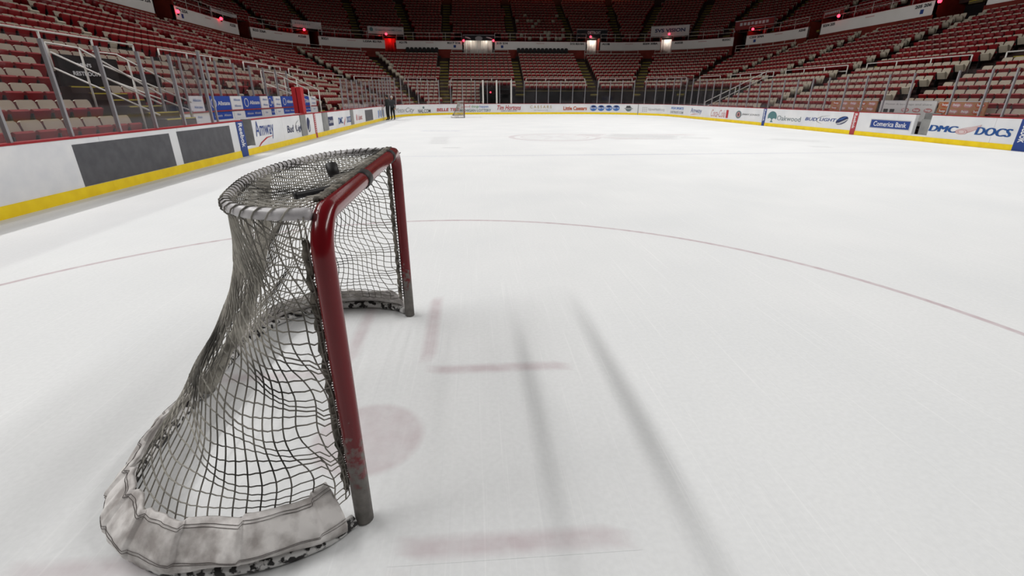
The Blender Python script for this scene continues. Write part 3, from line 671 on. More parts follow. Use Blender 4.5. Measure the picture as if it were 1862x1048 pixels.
for lv in ('low', 'mid', 'up'):
    for i, (d, z) in enumerate(LV[lv]):
        p = Path(d); n = int(p.len/0.49)
        for k in range(n):
            s = (k+0.5)*p.len/n; x, y, tx, ty = p.at(s)
            if y < 8.0: continue
            if excluded(lv, d, x, y): continue
            da = min(segdist(x, y, a, b) for a, b in AISLE[lv])
            if da < 0.62: continue
            pr = project((x, y, z)); na_ = min(AISLE[lv], key=lambda q: segdist(x, y, *q)); end = False
            if da < 1.12:
                if abs(na_[0][1]-na_[1][1]) < 2.5: end = y < na_[0][1] if x < 0 else y > na_[0][1]
                elif lv == 'mid' and na_[0][0] < -9: ux_, uy_ = na_[1][0]-na_[0][0], na_[1][1]-na_[0][1]; end = (x-na_[0][0])*uy_-(y-na_[0][1])*ux_ > 0
            if lv == 'up' and 0.3 < x < 7.2 and y > F0 and i < 9 and rnd.random() < 0.13: end = True
            seats.append(dict(lv=lv, i=i, s=s, x=x, y=y, z=z-0.86, a=atan2(ty, tx), end=end, pr=pr, d=d))
vis = []
for q in seats:
    if q['pr'] is None: continue
    px, py, dep = q['pr']
    if -8 < px < 1870 and 0 < py < 300: vis.append((dep, q))
vis.sort(key=lambda t: t[0])
chosen = [q for _, q in vis[:300]]
for q in chosen: q['own'] = True
groups = {}
for q in chosen: groups.setdefault((q['lv'], q['i'], q['x'] < 0), []).append(q)
for (lv, i, left), L in groups.items():
    L.sort(key=lambda q: q['pr'][0], reverse=not left)
    side = 'left' if left else 'right'
    where = {'low': f'{ordn(i)} row above {side} boards', 'mid': f'{ordn(i)} row above {side} guard rail', 'up': f'{ordn(i)} row of the {side} upper stand'}[lv]
    for k, q in enumerate(L):
        o = empty('stadium_seat', (q['x'], q['y'], q['z']), q['a'])
        kind = 'cream aisle seat' if q['end'] else 'red seat with cream back'
        tag(o, f'{kind}, {where}, {ordn(k)} from {side} edge', 'seat', f'stadium seats in the {where}')
        link('backrest', ME['backrest'], o); link('seat_pan', ME['seat_pan_cream' if q['end'] else 'seat_pan' if q['lv'] == 'low' else 'seat_pan_high'], o); link('standard', ME['standard'], o)
# all the other seats
import numpy as np
bv = np.array(SG[0][1].v+SG[1][1].v, float); nb = len(SG[0][1].v)
bf = [tuple(f) for f in SG[0][1].f]+[tuple(nb+k for k in f) for f in SG[1][1].f]
bmi = list(SG[0][1].m)+[2]*len(SG[1][1].f); bme = list(SG[0][1].m)+[0]*len(SG[1][1].f)
lens = [len(f) for f in bf]; flat = np.array([k for f in bf for k in f]); rest = [q for q in seats if not q.get('own')]
nS = len(rest); nv = len(bv)
A = np.array([q['a'] for q in rest]); X = np.array([[q['x'], q['y'], q['z']] for q in rest])
ca, sa_ = np.cos(A)[:, None], np.sin(A)[:, None]
hv = np.array(SH[0][1].v+SH[1][1].v, float); lowm = np.array([q['lv'] == 'low' or q['end'] for q in rest])[:, None, None]
lv_ = np.where(lowm, bv[None], hv[None])
allv = np.empty((nS, nv, 3)); allv[:, :, 0] = ca*lv_[:, :, 0]-sa_*lv_[:, :, 1]+X[:, None, 0]; allv[:, :, 1] = sa_*lv_[:, :, 0]+ca*lv_[:, :, 1]+X[:, None, 1]; allv[:, :, 2] = lv_[:, :, 2]+X[:, None, 2]
me = bpy.data.meshes.new('stadium_seats'); me.vertices.add(nS*nv); me.vertices.foreach_set('co', allv.ravel())
loops = (flat[None, :]+(np.arange(nS)*nv)[:, None]).ravel(); me.loops.add(len(loops)); me.loops.foreach_set('vertex_index', loops)
tot = np.tile(np.array(lens), nS); st_ = np.concatenate(([0], np.cumsum(tot)[:-1])); me.polygons.add(len(tot)); me.polygons.foreach_set('loop_start', st_); me.polygons.foreach_set('loop_total', tot)
mi = np.concatenate([np.array(bme if q['end'] else bmi) for q in rest]); 
for m in (M_CREAM, M_REDD, M_RED): me.materials.append(m)
me.polygons.foreach_set('material_index', mi); me.update(calc_edges=True); me.validate()
so = link('stadium_seats', me); tag(so, 'rows of red folding seats with cream backs filling the far and upper stands', 'seats', kind='stuff')

# ---- aisle stairs with yellow nosings
for lv in ('low', 'mid', 'up'):
    for (a, b) in AISLE[lv]:
        root = None; ms = MB(); mn = MB()
        rows = LV[lv]; tread = rows[1][0]-rows[0][0]; rise = rows[1][1]-rows[0][1]
        ux, uy = b[0]-a[0], b[1]-a[1]; L = sqrt(ux*ux+uy*uy); ux, uy = ux/L, uy/L
        for i, (d, z) in enumerate(rows):
            for h in (0, 1):
                dd = d-tread*0.62+h*tread*0.5-tread*0.25; fz = z-0.86+(h-1)*rise*0.5
                lo, hi = -3.0, L+6
                for _ in range(40):
                    m = (lo+hi)/2
                    if dist(a[0]+ux*m, a[1]+uy*m) > dd: hi = m
                    else: lo = m
                x, y = a[0]+ux*lo, a[1]+uy*lo
                if lv == 'low' and excluded('low', d, x, y): continue
                M = Matrix(((-uy, ux, 0, x), (ux, uy, 0, y), (0, 0, 1, 0), (0, 0, 0, 1)))
                ms.box(-0.5, 0.5, 0, tread*0.6, fz-0.18, fz, 0, M); mn.box(-0.48, 0.48, -0.006, 0.05, fz-0.03, fz+0.006, 0, M)
        if ms.v:
            root = ms.build('aisle_stair', M_STEPG, recalc=False); tag(root, kind='structure'); mn.build('nosing', M_NOSE, root, recalc=False)

# ---- guard rails
def guard_rail(path, a, b, zt, zb, label, group, r=0.028, step=1.7, zm=None, foot=0.0):
    x, y, _, _ = path.at((a+b)/2); root = empty('guard_rail', (x, y, zb-foot)); tag(root, label, 'railing', group); inv = Vector((x, y, zb-foot))
    def pts(z):
        return [Vector((*path.at(t)[:2], z))-inv for t in path.ticks(a, b, 0.8)]
    for nm, z in (('top_rail', zt), ('lower_rail', zb)):
        mb = MB(); mb.tube(pts(z), r, 6); mb.build(nm, M_RAIL, root, smooth=True)
    n = max(1, round((b-a)/step))
    for k in range(n+1):
        x, y, _, _ = path.at(a+(b-a)*k/n); mb = MB(); q = Vector((x, y, 0))-inv
        mb.tube([(q.x, q.y, zb-foot-inv.z), (q.x, q.y, zt-inv.z)], r, 6); mb.build('post', M_RAIL, root, smooth=True)
    return root
def gaps_on(path, aisles, hw=0.75):
    g = []
    for a, b in aisles:
        best = None; L = sqrt((b[0]-a[0])**2+(b[1]-a[1])**2); ux, uy = (b[0]-a[0])/L, (b[1]-a[1])/L; lo, hi = -4, L+8
        for _ in range(40):
            m = (lo+hi)/2
            if dist(a[0]+ux*m, a[1]+uy*m) > path.d: hi = m
            else: lo = m
        g.append(path.s_of(a[0]+ux*lo, a[1]+uy*lo))
    return sorted(g)
pr_ = Path(6.35); gs = gaps_on(pr_, AISLE['mid']); ends = [pr_.sY(9, -1)]+gs+[pr_.sY(9, 1)]
cnt = 0
for a, b in zip(ends[:-1], ends[1:]):
    if b-a < 2: continue
    guard_rail(pr_, a+0.8, b-0.8, 3.5, 3.16, f'white tubular guard rail between lower and middle seats, {ordn(cnt)} section clockwise from near left', 'guard rails along the cross aisle', 0.032, 1.9, foot=0.55); cnt += 1
# ---- concourse wall, white fascia, openings
pf = Path(15.6); vs_ = sorted([tuple(sorted((pf.s_of(*a), pf.s_of(*b)))) for a, b in VOM])
ends = [0]+[v for q in vs_ for v in q]+[pf.len]
wf = tag(empty('wall_concourse'), kind='structure')
FTXT = [('222 223', '223 224'), ('224 225A', 'A225B'), ('B225 226A', 'A226B'), ('B221', 'L220A B219A'), ('A217B', 'B217 216'), ('215 214', '212 B210A'), ('A210B', 'B209 208A'), ('A202B', 'B202C'), ('C203 204A', 'A204B'), ('B204 205', '205 206'), ('206 207', '207 208')]
k = 0
fas = []
for i in range(0, len(ends)-1, 2):
    a, b = ends[i], ends[i+1]
    mb = MB(); mb.sweep(pf, a, b, rect(0.02, 0.3, 6.0, 7.15)); mb.build('lower_wall', M_WALLR, wf)
    mb = MB(); mb.sweep(pf, a, b, rect(0.0, 0.18, 7.12, 8.04)); fo = mb.build('fascia_panel', M_FASCIA, wf); fas.append(fo)
    mb = MB(); mb.sweep(pf, a, b, rect(-0.02, 0.2, 8.04, 8.07)); mb.build('fascia_cap', M_CAP, wf)
    t0, t1 = FTXT[i//2]
    if b-a > 4:
        for txt, s0 in ((t0, a+0.35), (t1, b-0.35-0.2*len(t1))):
            print_on(pf, text_mesh(txt, 0.05), s0, s0+0.2*len(txt), 7.72, 7.95, M_PBLK, wf, 'lettering')
        sm = (a+b)/2; [print_on(pf, rect2(0, 1, 0, 1, 1), sm-0.5+0.14*q, sm-0.40+0.14*q, 7.80, 7.87, M_PINK, wf, 'lettering') for q in range(7)]
        if i//2 in (1, 4, 5, 8, 9):
            for s0 in ((a+0.9,) if i//2 in (1, 5, 8) else (b-1.2,)): print_on(pf, rect2(0, 1, 0, 1, 1), s0, s0+0.3, 7.3, 7.6, M_BLUE, wf, 'emblem')
    guard_rail(Path(15.75), Path(15.75).len*(a/pf.len)+0.15, Path(15.75).len*(b/pf.len)-0.15, 8.95, 8.55, f'thin white front railing above the fascia, {ordn(k)} section clockwise from left', 'upper stand front railings', 0.02, 1.9, foot=0.5); k += 1
# vomitory tunnels
VN = ['left of the frame top', 'in the left corner', 'between left corner and far end', 'far end, red lit', 'far end centre', 'far end right of centre', 'far end near right corner', 'in the right corner', 'right side', 'right side near top']
for j, (s0, s1) in enumerate(vs_):
    root = tag(empty('vomitory'), kind='structure')
    pv = Path(15.6)
    for q0, q1 in ((s0-0.12, s0), (s1, s1+0.12)):
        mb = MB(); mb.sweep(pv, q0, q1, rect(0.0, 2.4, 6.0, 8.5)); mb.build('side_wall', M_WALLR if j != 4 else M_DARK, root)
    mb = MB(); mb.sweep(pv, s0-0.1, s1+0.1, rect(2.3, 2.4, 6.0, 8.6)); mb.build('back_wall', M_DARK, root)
    mb = MB(); mb.sweep(pv, s0-0.9, s1+0.9, rect(0.75, 2.5, 8.52, 8.62)); mb.build('lintel', M_STEPS, root)
def curtain(s0, s1, m, label, z0=6.1, z1=8.35, off=1.0):
    mb = MB(); n = int((s1-s0)/0.05)+2; V = []; Fc = []
    for k in range(n+1):
        t = s0+(s1-s0)*k/n; o = off+0.06*sin(t*9)+0.03*sin(t*23+1)
        x, y = pf.off(t, o); V += [(x, y, z0), (x, y, z1)]; 
    for k in range(n): Fc.append((2*k, 2*k+2, 2*k+3, 2*k+1))
    me = bpy.data.meshes.new('curtain'); me.from_pydata(V, [], Fc); me.materials.append(m); me.polygons.foreach_set('use_smooth', [True]*len(Fc))
    o = link('curtain', me); md = o.modifiers.new('thick', 'SOLIDIFY'); md.thickness = 0.012; tag(o, label, 'curtain'); return o
def lamp(loc, power, color, size=0.15):
    l = bpy.data.lights.new('tunnel_or_soffit_lamp', 'POINT'); l.energy = power; l.color = color; l.shadow_soft_size = size
    o = bpy.data.objects.new('tunnel_or_soffit_lamp', l); col.objects.link(o); o.location = loc
def inside_pt(j, off, z, u=0.5): s0, s1 = vs_[j]; return (*pf.off(s0+(s1-s0)*u, off), z)
for j, m, lab, pw_, c in ((3, M_CURTR, 'red glowing curtain in the tunnel left of the far end', 90, (1, 0.08, 0.06)), (4, M_CURT, 'wide white pleated curtain in the far end centre tunnel', 60, (1, 0.9, 0.78)), (5, M_CURT, 'narrow bright white curtain under the black far end banner', 110, (1, 0.92, 0.82)), (6, M_CURT, 'narrow white curtain in the tunnel under the navy-lettered banner', 80, (1, 0.92, 0.82))):
    s0, s1 = vs_[j]; curtain(s0+0.03, s1-0.03, m, lab, off=1.05)
    for u in ((0.5,) if s1-s0 < 3 else (0.25, 0.75)): lamp(inside_pt(j, 0.62, 8.40, u), pw_*0.30, c)
for x in (-9, -4, 1, 6, 11, 16): lamp((x, F0+28.2, 16.8), 70, (1, 0.22, 0.07), 0.2)  # unseen red lamps added under the upper soffit to redden the stand top
# exit lamps
EX = [(323, 21, 'left end of the near left fascia'), (402, 34, 'above the left fascia middle'), (553, 54, 'above the left corner fascia'), (702, 62, 'over the red lit tunnel'), (843, 74, 'left of the far centre tunnel'), (897, 74, 'right of the far centre tunnel'),
      (1074, 67, 'over the bright white far curtain'), (1217, 62, 'under the white banner near the right corner'), (1369, 53, 'above the right corner fascia'), (1525, 29, 'above the right side fascia'), (1709, 2, 'at the top of the right side fascia')]
for px, py, lab in EX:
    P = at_d(px, py, 15.38); a = 0.17
    root = empty('exit_lamp', (P.x, P.y, P.z-0.12)); tag(root, f'small glowing red exit lamp {lab}', 'exit lamp', 'red exit lamps')
    bm = bmesh.new(); bmesh.ops.create_uvsphere(bm, u_segments=10, v_segments=7, radius=0.13, matrix=Matrix.Translation((0, 0, 0.12))); me = bpy.data.meshes.new('globe'); bm.to_mesh(me); bm.free(); me.materials.append(M_EXIT); link('globe', me, root)
    mb = MB(); mb.box(-0.05, 0.05, -0.05, 0.05, -0.12, 0.0); mb.build('base', M_BLACKP, root)
for px, py in ((542, 55.5), (690, 62.5), (1382, 53)):
    P = at_d(px, py, 16.2); lamp((P.x, P.y, P.z-0.1), 14, (1, 0.06, 0.05), 0.1)
# banners above the tunnels
PS = Path(15.95)
def banner(x0, y0, x1, y1, m, txt, tm, label, bold=0.03, u=(0.12, 0.88), v=(0.45, 0.8), sub=None, shear=0.0):
    Pa = at_d(x0, y0, 15.95); Pb = at_d(x1, y1, 15.95); s0, s1 = PS.s_of(Pa.x, Pa.y), PS.s_of(Pb.x, Pb.y); z1, z0 = max(Pa.z, Pb.z), min(Pa.z, Pb.z)
    xm, ym, _, _ = PS.at((s0+s1)/2)
    mb = MB(); mb.sweep(PS, s0, s1, rect(0, 0.06, z0, z1)); o = mb.build('banner', m); tag(o, label, 'banner')
    mb = MB(); mb.sweep(PS, s0-0.04, s1+0.04, rect(0.0, 0.1, z1, z1+0.06)); mb.build('frame_bar', M_STEEL, o)
    for q in (s0, s1): mb = MB(); mb.sweep(PS, q-0.03, q+0.03, rect(0.06, 0.12, z0-0.5, z1)); mb.build('support', M_STEEL, o)
    if not txt and m is not M_BANK:
        for q in range(8): print_on(PS, rect2(0, 1, 0, 1, 1), s0+(s1-s0)*(u[0]+(u[1]-u[0])*q/8), s0+(s1-s0)*(u[0]+(u[1]-u[0])*(q+0.7)/8), z0+(z1-z0)*(v[0]+0.04*(q % 2)), z0+(z1-z0)*v[1], M_PGRYL if m is M_BANR else M_PGRY, o, 'lettering')
    if txt: print_on(PS, text_mesh(txt, bold, shear), s0+(s1-s0)*u[0], s0+(s1-s0)*u[1], z0+(z1-z0)*v[0], z0+(z1-z0)*v[1], tm, o, 'lettering')
    return o, s0, s1, z0, z1
M_BANW = mat('banner_white', (0.50, 0.51, 0.50), 0.7, c2=(0.56, 0.56, 0.55), scale=1)
M_BANK = mat('banner_black', (0.012, 0.014, 0.018), 0.6)
M_BANR = mat('banner_red', (0.20, 0.02, 0.02), 0.6)
o, s0, s1, z0, z1 = banner(668, 48, 734, 63, M_BANW, 'GreenGrownMI.Com', M_TEALG, 'white banner with a dark green tree emblem over the red lit tunnel', 0.03, (0.2, 0.95), (0.45, 0.75))
print_on(PS, ellipse2(0.5, 0.6, 0.5, 0.4, 14), s0+(s1-s0)*0.05, s0+(s1-s0)*0.15, z0+0.1, z1-0.05, M_TEAL, o, 'emblem')
banner(1185, 49, 1252, 64, M_BANW, 'SVS VISION', M_NAVY, 'white banner with bold navy lettering above the right far tunnel', 0.04, (0.1, 0.9), (0.4, 0.78))
banner(1050, 54, 1104, 67, M_BANK, 'DETROIT', M_PGRYL, 'black banner with pale lettering over the bright white curtain', 0.03, (0.35, 0.78), (0.35, 0.8))
o, s0, s1, z0, z1 = banner(842, 64, 899, 74, M_BANK, None, None, 'black banner with a round emblem over the wide far centre tunnel')
print_on(PS, ellipse2(0.5, 0.4, 0.12, 0.45, 18), s0, s1, z0, z1, M_PGRY, o, 'emblem')
for u0, u1 in ((0.06, 0.24), (0.74, 0.93)): print_on(PS, stroke2([(0, 0.9), (0.5, 0.6), (1, 0.1)], [0.3, 0.5, 0.2]), s0+(s1-s0)*u0, s0+(s1-s0)*u1, z0+0.15, z0+0.42, M_PGRYL, o, 'emblem')
banner(383, 14, 431, 33, M_BANW, None, None, 'white banner in the upper left stand above the left fascia', 0.0, (0.25, 0.8), (0.4, 0.65))
banner(530, 36, 585, 54, M_BANW, None, None, 'white banner above the left corner tunnel', 0.01, (0.1, 0.65), (0.45, 0.75))
banner(1338, 40, 1406, 47, M_BANR, None, None, 'dark red banner above the right corner tunnel')
banner(1498, 22, 1532, 26, M_BANR, None, None, 'small red banner in the right upper stand', 0.02)

# rails on top of the middle rows in front of the tunnels
pt = Path(14.3); cnt = 0
for (xa, ya), (xb, yb_) in (((-7.9, 71.6), (-1.0, 71.6)), ((8.6, 71.6), (15.2, 71)), ((-26.3, 59.2), (-22.6, 67.6)), ((-21.8, 68.4), (-18.6, 70.2)), ((17.2, 70.6), (22, 67.4)), ((24.7, 64.6), (26.3, 57))):
    a, b = pt.s_of(xa, ya), pt.s_of(xb, yb_)
    guard_rail(pt, a, b, 6.95, 6.66, f'short white rail behind the top middle row, {ordn(cnt)} clockwise from left', 'rails in front of the concourse tunnels', 0.022, 1.7, foot=0.75); cnt += 1

# black chairs on the concourse
ck = 0
bc_back = MB(); bc_back.prism([(-0.21, 0.48), (0.21, 0.48), (0.23, 0.85), (0.12, 0.97), (-0.12, 0.97), (-0.23, 0.85)], 0.16, 0.22)
bc_seat = MB(); bc_seat.box(-0.22, 0.22, -0.22, 0.2, 0.42, 0.5)
bc_leg = [MB() for _ in range(4)]
for q, (x, y) in zip(bc_leg, ((-0.2, -0.2), (0.2, -0.2), (-0.2, 0.18), (0.2, 0.18))): q.box(x-0.015, x+0.015, y-0.015, y+0.015, 0, 0.42)
bcm = [seat_mesh('backrest', bc_back, [M_BLACKP]), seat_mesh('seat', bc_seat, [M_BLACKP])]+[seat_mesh('leg', q, [M_BLACKP]) for q in bc_leg]
for x0, x1, lab in ((-13.3, -9.7, 'left of the far centre tunnel'), (0.4, 6.8, 'right of the far centre tunnel')):
    n = int((x1-x0)/0.5); pc = Path(15.05)
    for k in range(n+1):
        t = pc.s_of(x0+0.5*k, 72.3); x, y, tx, ty = pc.at(t)
        o = empty('black_chair', (x, y, 6.32), atan2(ty, tx)); tag(o, f'black chair in the row {lab}, {ordn(k)} from left', 'chair', f'black chairs {lab}')
        for nm, me_ in zip(['backrest', 'seat']+['leg']*4, bcm): link(nm, me_, o)
    mb = MB(); mb.sweep(pc, pc.s_of(x0-0.4, 72.3), pc.s_of(x1+0.4, 72.3), rect(-0.35, 0.4, 6.05, 6.32)); tag(mb.build('chair_platform', M_BLACKP), f'low black platform carrying the chairs {lab}', 'platform')

# ---- far end: tunnel, black drapes
pd = Path(4.55); s0 = pd.sX(-1.2); s1 = pd.sY(46.6, 1); n = int((s1-s0)/2.6); dr = tag(empty('drape_wall'), kind='structure')
for k in range(n):
    a, b = s0+(s1-s0)*k/n, s0+(s1-s0)*(k+1)/n
    mb = MB(); mb.sweep(pd, a+0.02, b-0.02, rect(0, 0.04, 0, 2.18)); mb.build('drape', M_BLACK, dr)
mb = MB(); mb.sweep(pd, s0, s1, rect(-0.02, 0.3, 2.18, 2.26)); mb.build('ledge', M_STEPG, dr)
tn = tag(empty('rink_tunnel'), kind='structure')
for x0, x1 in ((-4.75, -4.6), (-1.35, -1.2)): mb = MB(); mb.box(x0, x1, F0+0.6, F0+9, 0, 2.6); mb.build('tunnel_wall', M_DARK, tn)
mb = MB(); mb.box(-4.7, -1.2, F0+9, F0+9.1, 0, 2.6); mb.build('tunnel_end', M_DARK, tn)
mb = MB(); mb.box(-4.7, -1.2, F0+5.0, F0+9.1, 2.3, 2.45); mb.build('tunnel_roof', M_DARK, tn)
for x in (-4.45, -3.1, -1.65):
    mb = MB(); mb.box(x-0.07, x+0.07, F0+0.06, F0+0.2, 0.95, 3.15); o = mb.build('tunnel_post', M_RAIL, tn)
P = hit(892, 168, 1, F0+5.2)
root = empty('exit_lamp', (P.x, P.y, P.z-0.05)); tag(root, 'small red lamp glowing inside the dark rink tunnel', 'exit lamp', 'red exit lamps')
bm = bmesh.new(); bmesh.ops.create_uvsphere(bm, u_segments=8, v_segments=6, radius=0.07, matrix=Matrix.Translation((0, 0, 0.05))); me = bpy.data.meshes.new('globe'); bm.to_mesh(me); bm.free(); me.materials.append(M_EXIT); link('globe', me, root)
mb = MB(); mb.box(-0.03, 0.03, -0.03, 0.03, -0.06, 0); mb.build('base', M_BLACKP, root)

# ---- left stair to the restroom, its rails, the black sign wall
sr = empty('access_stair', (-B-0.8, 20.4, 0)); tag(sr, 'dark access stair with yellow edged steps behind the left glass', 'stairs')
for i in range(6):
    x1 = -0.4*i; z = 1.28+0.15*i-0.16
    mb = MB(); mb.box(x1-0.42, x1, -0.66, 0.66, 0.0, z); st = mb.build('step', M_STEPS, sr)
    mb = MB(); mb.box(x1-0.05, x1+0.006, -0.64, 0.64, z-0.02, z+0.006); mb.build('nosing', M_NOSE, st)
def handrail(label, polys, posts, loc, cat='railing', r=0.022, group=None):
    root = empty('hand_rail', loc); tag(root, label, cat, group); L = Vector(loc)
    for P_ in polys: mb = MB(); mb.tube([Vector(p)-L for p in P_], r, 6); mb.build('rail', M_RAIL, root, smooth=True)
    for a, b in posts: mb = MB(); mb.tube([Vector(a)-L, Vector(b)-L], r, 6); mb.build('post', M_RAIL, root, smooth=True)
def D(d, y, z): return (-B-d, y, z)
y = 19.68
handrail('white stair handrail on the near side of the left access stair',
         [[D(3.0, y, 2.80), D(2.3, y, 2.68), D(0.75, y, 1.68)], [D(2.95, y, 2.60), D(0.8, y, 1.48)], [D(2.98, y, 2.26), D(0.9, y, 1.22)]],
         [(D(3.0, y, 2.2), D(3.0, y, 2.8)), (D(2.3, y, 1.0), D(2.3, y, 2.68)), (D(1.3, y, 0.8), D(1.3, y, 2.03))], D(1.9, y, 0.8))
y = 21.12
handrail('white stair handrail on the far side of the left access stair',
         [[D(3.0, y, 2.72), D(2.45, y, 2.66), D(0.9, y, 1.78)], [D(2.95, y, 2.45), D(0.85, y, 1.50)], [D(2.9, y, 2.10), D(0.85, y, 1.26)]],
         [(D(2.2, y, 1.7), D(2.2, y, 2.53)), (D(1.2, y, 1.2), D(1.2, y, 1.95))], D(1.9, y, 1.2))
for k, y in enumerate((31.3, 32.9)):
    handrail('white stair handrail behind the left benches, ' + ('nearer' if k == 0 else 'farther') + ' one',
             [[D(2.9, y, 2.75), D(2.3, y, 2.65), D(0.9, y, 1.95)], [D(2.9, y, 2.25), D(0.9, y, 1.45)]], [(D(2.9, y, 1.0), D(2.9, y, 2.75)), (D(1.9, y, 0.8), D(1.9, y, 2.45)), (D(0.9, y, 0.3), D(0.9, y, 1.95))], D(1.9, y, 0.3))
sw = empty('restroom_sign_wall', (-B-4.4, 22.0, 0)); tag(sw, 'black wall with white restroom lettering behind the left stair', 'sign')
mb = MB(); mb.box(-0.1, 0, -0.25, 2.1, 0.6, 2.72); mb.build('panel', M_DARK, sw)
mb = MB(); mb.box(0, 1.2, 2.0, 2.1, 0.6, 2.3); mb.build('return_panel', M_DARK, sw)
for txt, c0, c1 in (("MEN'S", (140, 114), (167, 123)), ('RESTROOM', (132, 129), (182, 139.5))):
    A_ = hit(*c0, 0, -B-4.39); C_ = hit(*c1, 0, -B-4.39); sh, f = text_mesh(txt, 0.03)
    me = bpy.data.meshes.new('lettering'); me.from_pydata([(0.012, A_.y+(C_.y-A_.y)*u-22.0, C_.z+(A_.z-C_.z)*v) for u, v in sh], [], f); me.materials.append(M_PRINTW); link('lettering', me, sw)
# right corner stair rail
def R_(d, y, z): return (B+d, y, z)
handrail('long white stair handrail climbing beside the black drapes at right', [[R_(0.7, 45.7, 1.25), R_(5.8, 46.5, 3.5), R_(6.3, 45.2, 3.5)], [R_(0.7, 45.7, 0.85), R_(5.8, 46.5, 3.1), R_(6.3, 45.2, 3.1)]],
         [(R_(0.7+1.27*k, 45.7+0.2*k, 0.0+0.45*k), R_(0.7+1.27*k, 45.7+0.2*k, 1.25+0.5625*k)) for k in range(5)], R_(3, 46, 0.4), r=0.03)
# orange and white advert barriers in front of the right seats
M_SIGN = mat('barrier_white', (0.62, 0.61, 0.60), 0.6)
bars = [(31.6, 28.6, M_TAN, 'hop', 5, 'first'), (28.4, 25.6, M_SIGN, None, 0, 'second'), (25.5, 23.6, M_TAN, 'hop', 4, 'third')]
for y0, y1, m, txt, n, od in bars:
    o = empty('advert_barrier', (B+0.82, (y0+y1)/2, 0)); ym = (y0+y1)/2
    tag(o, {'first': 'orange patterned advert barrier behind the right glass, farthest of three', 'second': 'white advert barrier with grey lettering behind the right glass', 'third': 'orange patterned advert barrier behind the right glass, nearest of three'}[od], 'barrier')
    mb = MB(); mb.box(0, 0.05, y1-ym, y0-ym, 0.5, 1.46); mb.build('panel', m, o)
    mb = MB(); mb.box(-0.01, 0.06, y1-ym, y0-ym, 1.46, 1.49); mb.build('top_edge', M_PGRYL, o)
    def put(sh, f, ya, yb2, za, zb, mm, nm='lettering', lift=0.006):
        me = bpy.data.meshes.new(nm); me.from_pydata([(-lift, ya+(yb2-ya)*u-ym, za+(zb-za)*v) for u, v in sh], [], f); me.materials.append(mm); link(nm, me, o)
    if txt:
        for r_ in range(2):
            for k in range(n):
                yc = y0+(y1-y0)*(k+0.5+0.12*r_)/(n+0.1); wd = abs(y1-y0)/n*0.40
                put(*ellipse2(0.5, 0.5, 0.5, 0.5, 16), yc+wd, yc-wd, 1.02+0.23*r_, 1.19+0.23*r_, M_PINK if k % 3 else M_ORNG, 'emblem', 0.004)
                put(*text_mesh('hop', 0.03), yc+wd*0.7, yc-wd*0.7, 1.05+0.23*r_, 1.17+0.23*r_, M_PRINTW)
    else:
        put(*text_mesh('Power & beverage and share', 0.0), y0-0.3, y1+0.2, 1.28, 1.38, M_PGRY)
        for k in range(3): put(*ellipse2(0.5, 0.5, 0.5, 0.5, 16), y0-1.2-0.55*k, y0-1.6-0.55*k, 1.03, 1.2, M_PINK, 'emblem', 0.004); put(*text_mesh('hop', 0.03), y0-1.27-0.55*k, y0-1.53-0.55*k, 1.06, 1.17, M_PRINTW)
        for k in range(2): put(*rect2(0, 1, 0, 1, 1), y0-0.25-0.35*k, y0-0.5-0.35*k, 1.0, 1.14, M_PBLK, 'emblem', 0.003)

# ================================================================== GOALS
def paint_material():
    m = bpy.data.materials.new('goal_red_paint'); m.use_nodes = True; nt = m.node_tree; b = nt.nodes['Principled BSDF']; N = nt.nodes.new; L = nt.links.new
    b.inputs['Roughness'].default_value = 0.2; b.inputs['Specular IOR Level'].default_value = 0.4
    tc = N('ShaderNodeTexCoord'); sp = N('ShaderNodeSeparateXYZ'); L(tc.outputs['Object'], sp.inputs[0])
    n = N('ShaderNodeTexNoise'); n.inputs['Scale'].default_value = 26; n.inputs['Detail'].default_value = 8; L(tc.outputs['Object'], n.inputs['Vector'])
    n2 = N('ShaderNodeTexNoise'); n2.inputs['Scale'].default_value = 5; n2.inputs['Detail'].default_value = 4; L(tc.outputs['Object'], n2.inputs['Vector'])
    r0 = N('ShaderNodeValToRGB'); r0.color_ramp.elements[0].color = (0.105, 0.002, 0.005, 1); r0.color_ramp.elements[1].color = (0.19, 0.004, 0.008, 1); L(n2.outputs['Fac'], r0.inputs['Fac'])
    # worn steel near the ice: height plus noise
    mr = N('ShaderNodeMapRange'); mr.inputs['From Min'].default_value = 0.0; mr.inputs['From Max'].default_value = 0.6; mr.inputs['To Min'].default_value = 0.80; mr.inputs['To Max'].default_value = 0.30
    L(sp.outputs['Z'], mr.inputs['Value']); ad = N('ShaderNodeMath'); ad.operation = 'ADD'; L(mr.outputs[0], ad.inputs[0])
    ml = N('ShaderNodeMath'); ml.operation = 'MULTIPLY'; ml.inputs[1].default_value = 0.75; L(n.outputs['Fac'], ml.inputs[0]); L(ml.outputs[0], ad.inputs[1])
    r = N('ShaderNodeValToRGB'); r.color_ramp.elements[0].position = 0.84; r.color_ramp.elements[1].position = 0.97; L(ad.outputs[0], r.inputs['Fac'])
    mx = N('ShaderNodeMix'); mx.data_type = 'RGBA'; L(r.outputs['Color'], mx.inputs[0]); L(r0.outputs['Color'], mx.inputs[6])
    r2 = N('ShaderNodeValToRGB'); r2.color_ramp.elements[0].color = (0.06, 0.055, 0.05, 1); r2.color_ramp.elements[1].color = (0.26, 0.24, 0.22, 1); L(n.outputs['Fac'], r2.inputs['Fac']); L(r2.outputs['Color'], mx.inputs[7])
    L(mx.outputs[2], b.inputs['Base Color'])
    rr = N('ShaderNodeMapRange'); rr.inputs['To Min'].default_value = 0.2; rr.inputs['To Max'].default_value = 0.65; L(r.outputs['Color'], rr.inputs['Value']); L(rr.outputs[0], b.inputs['Roughness'])
    return m
M_GRED = paint_material()
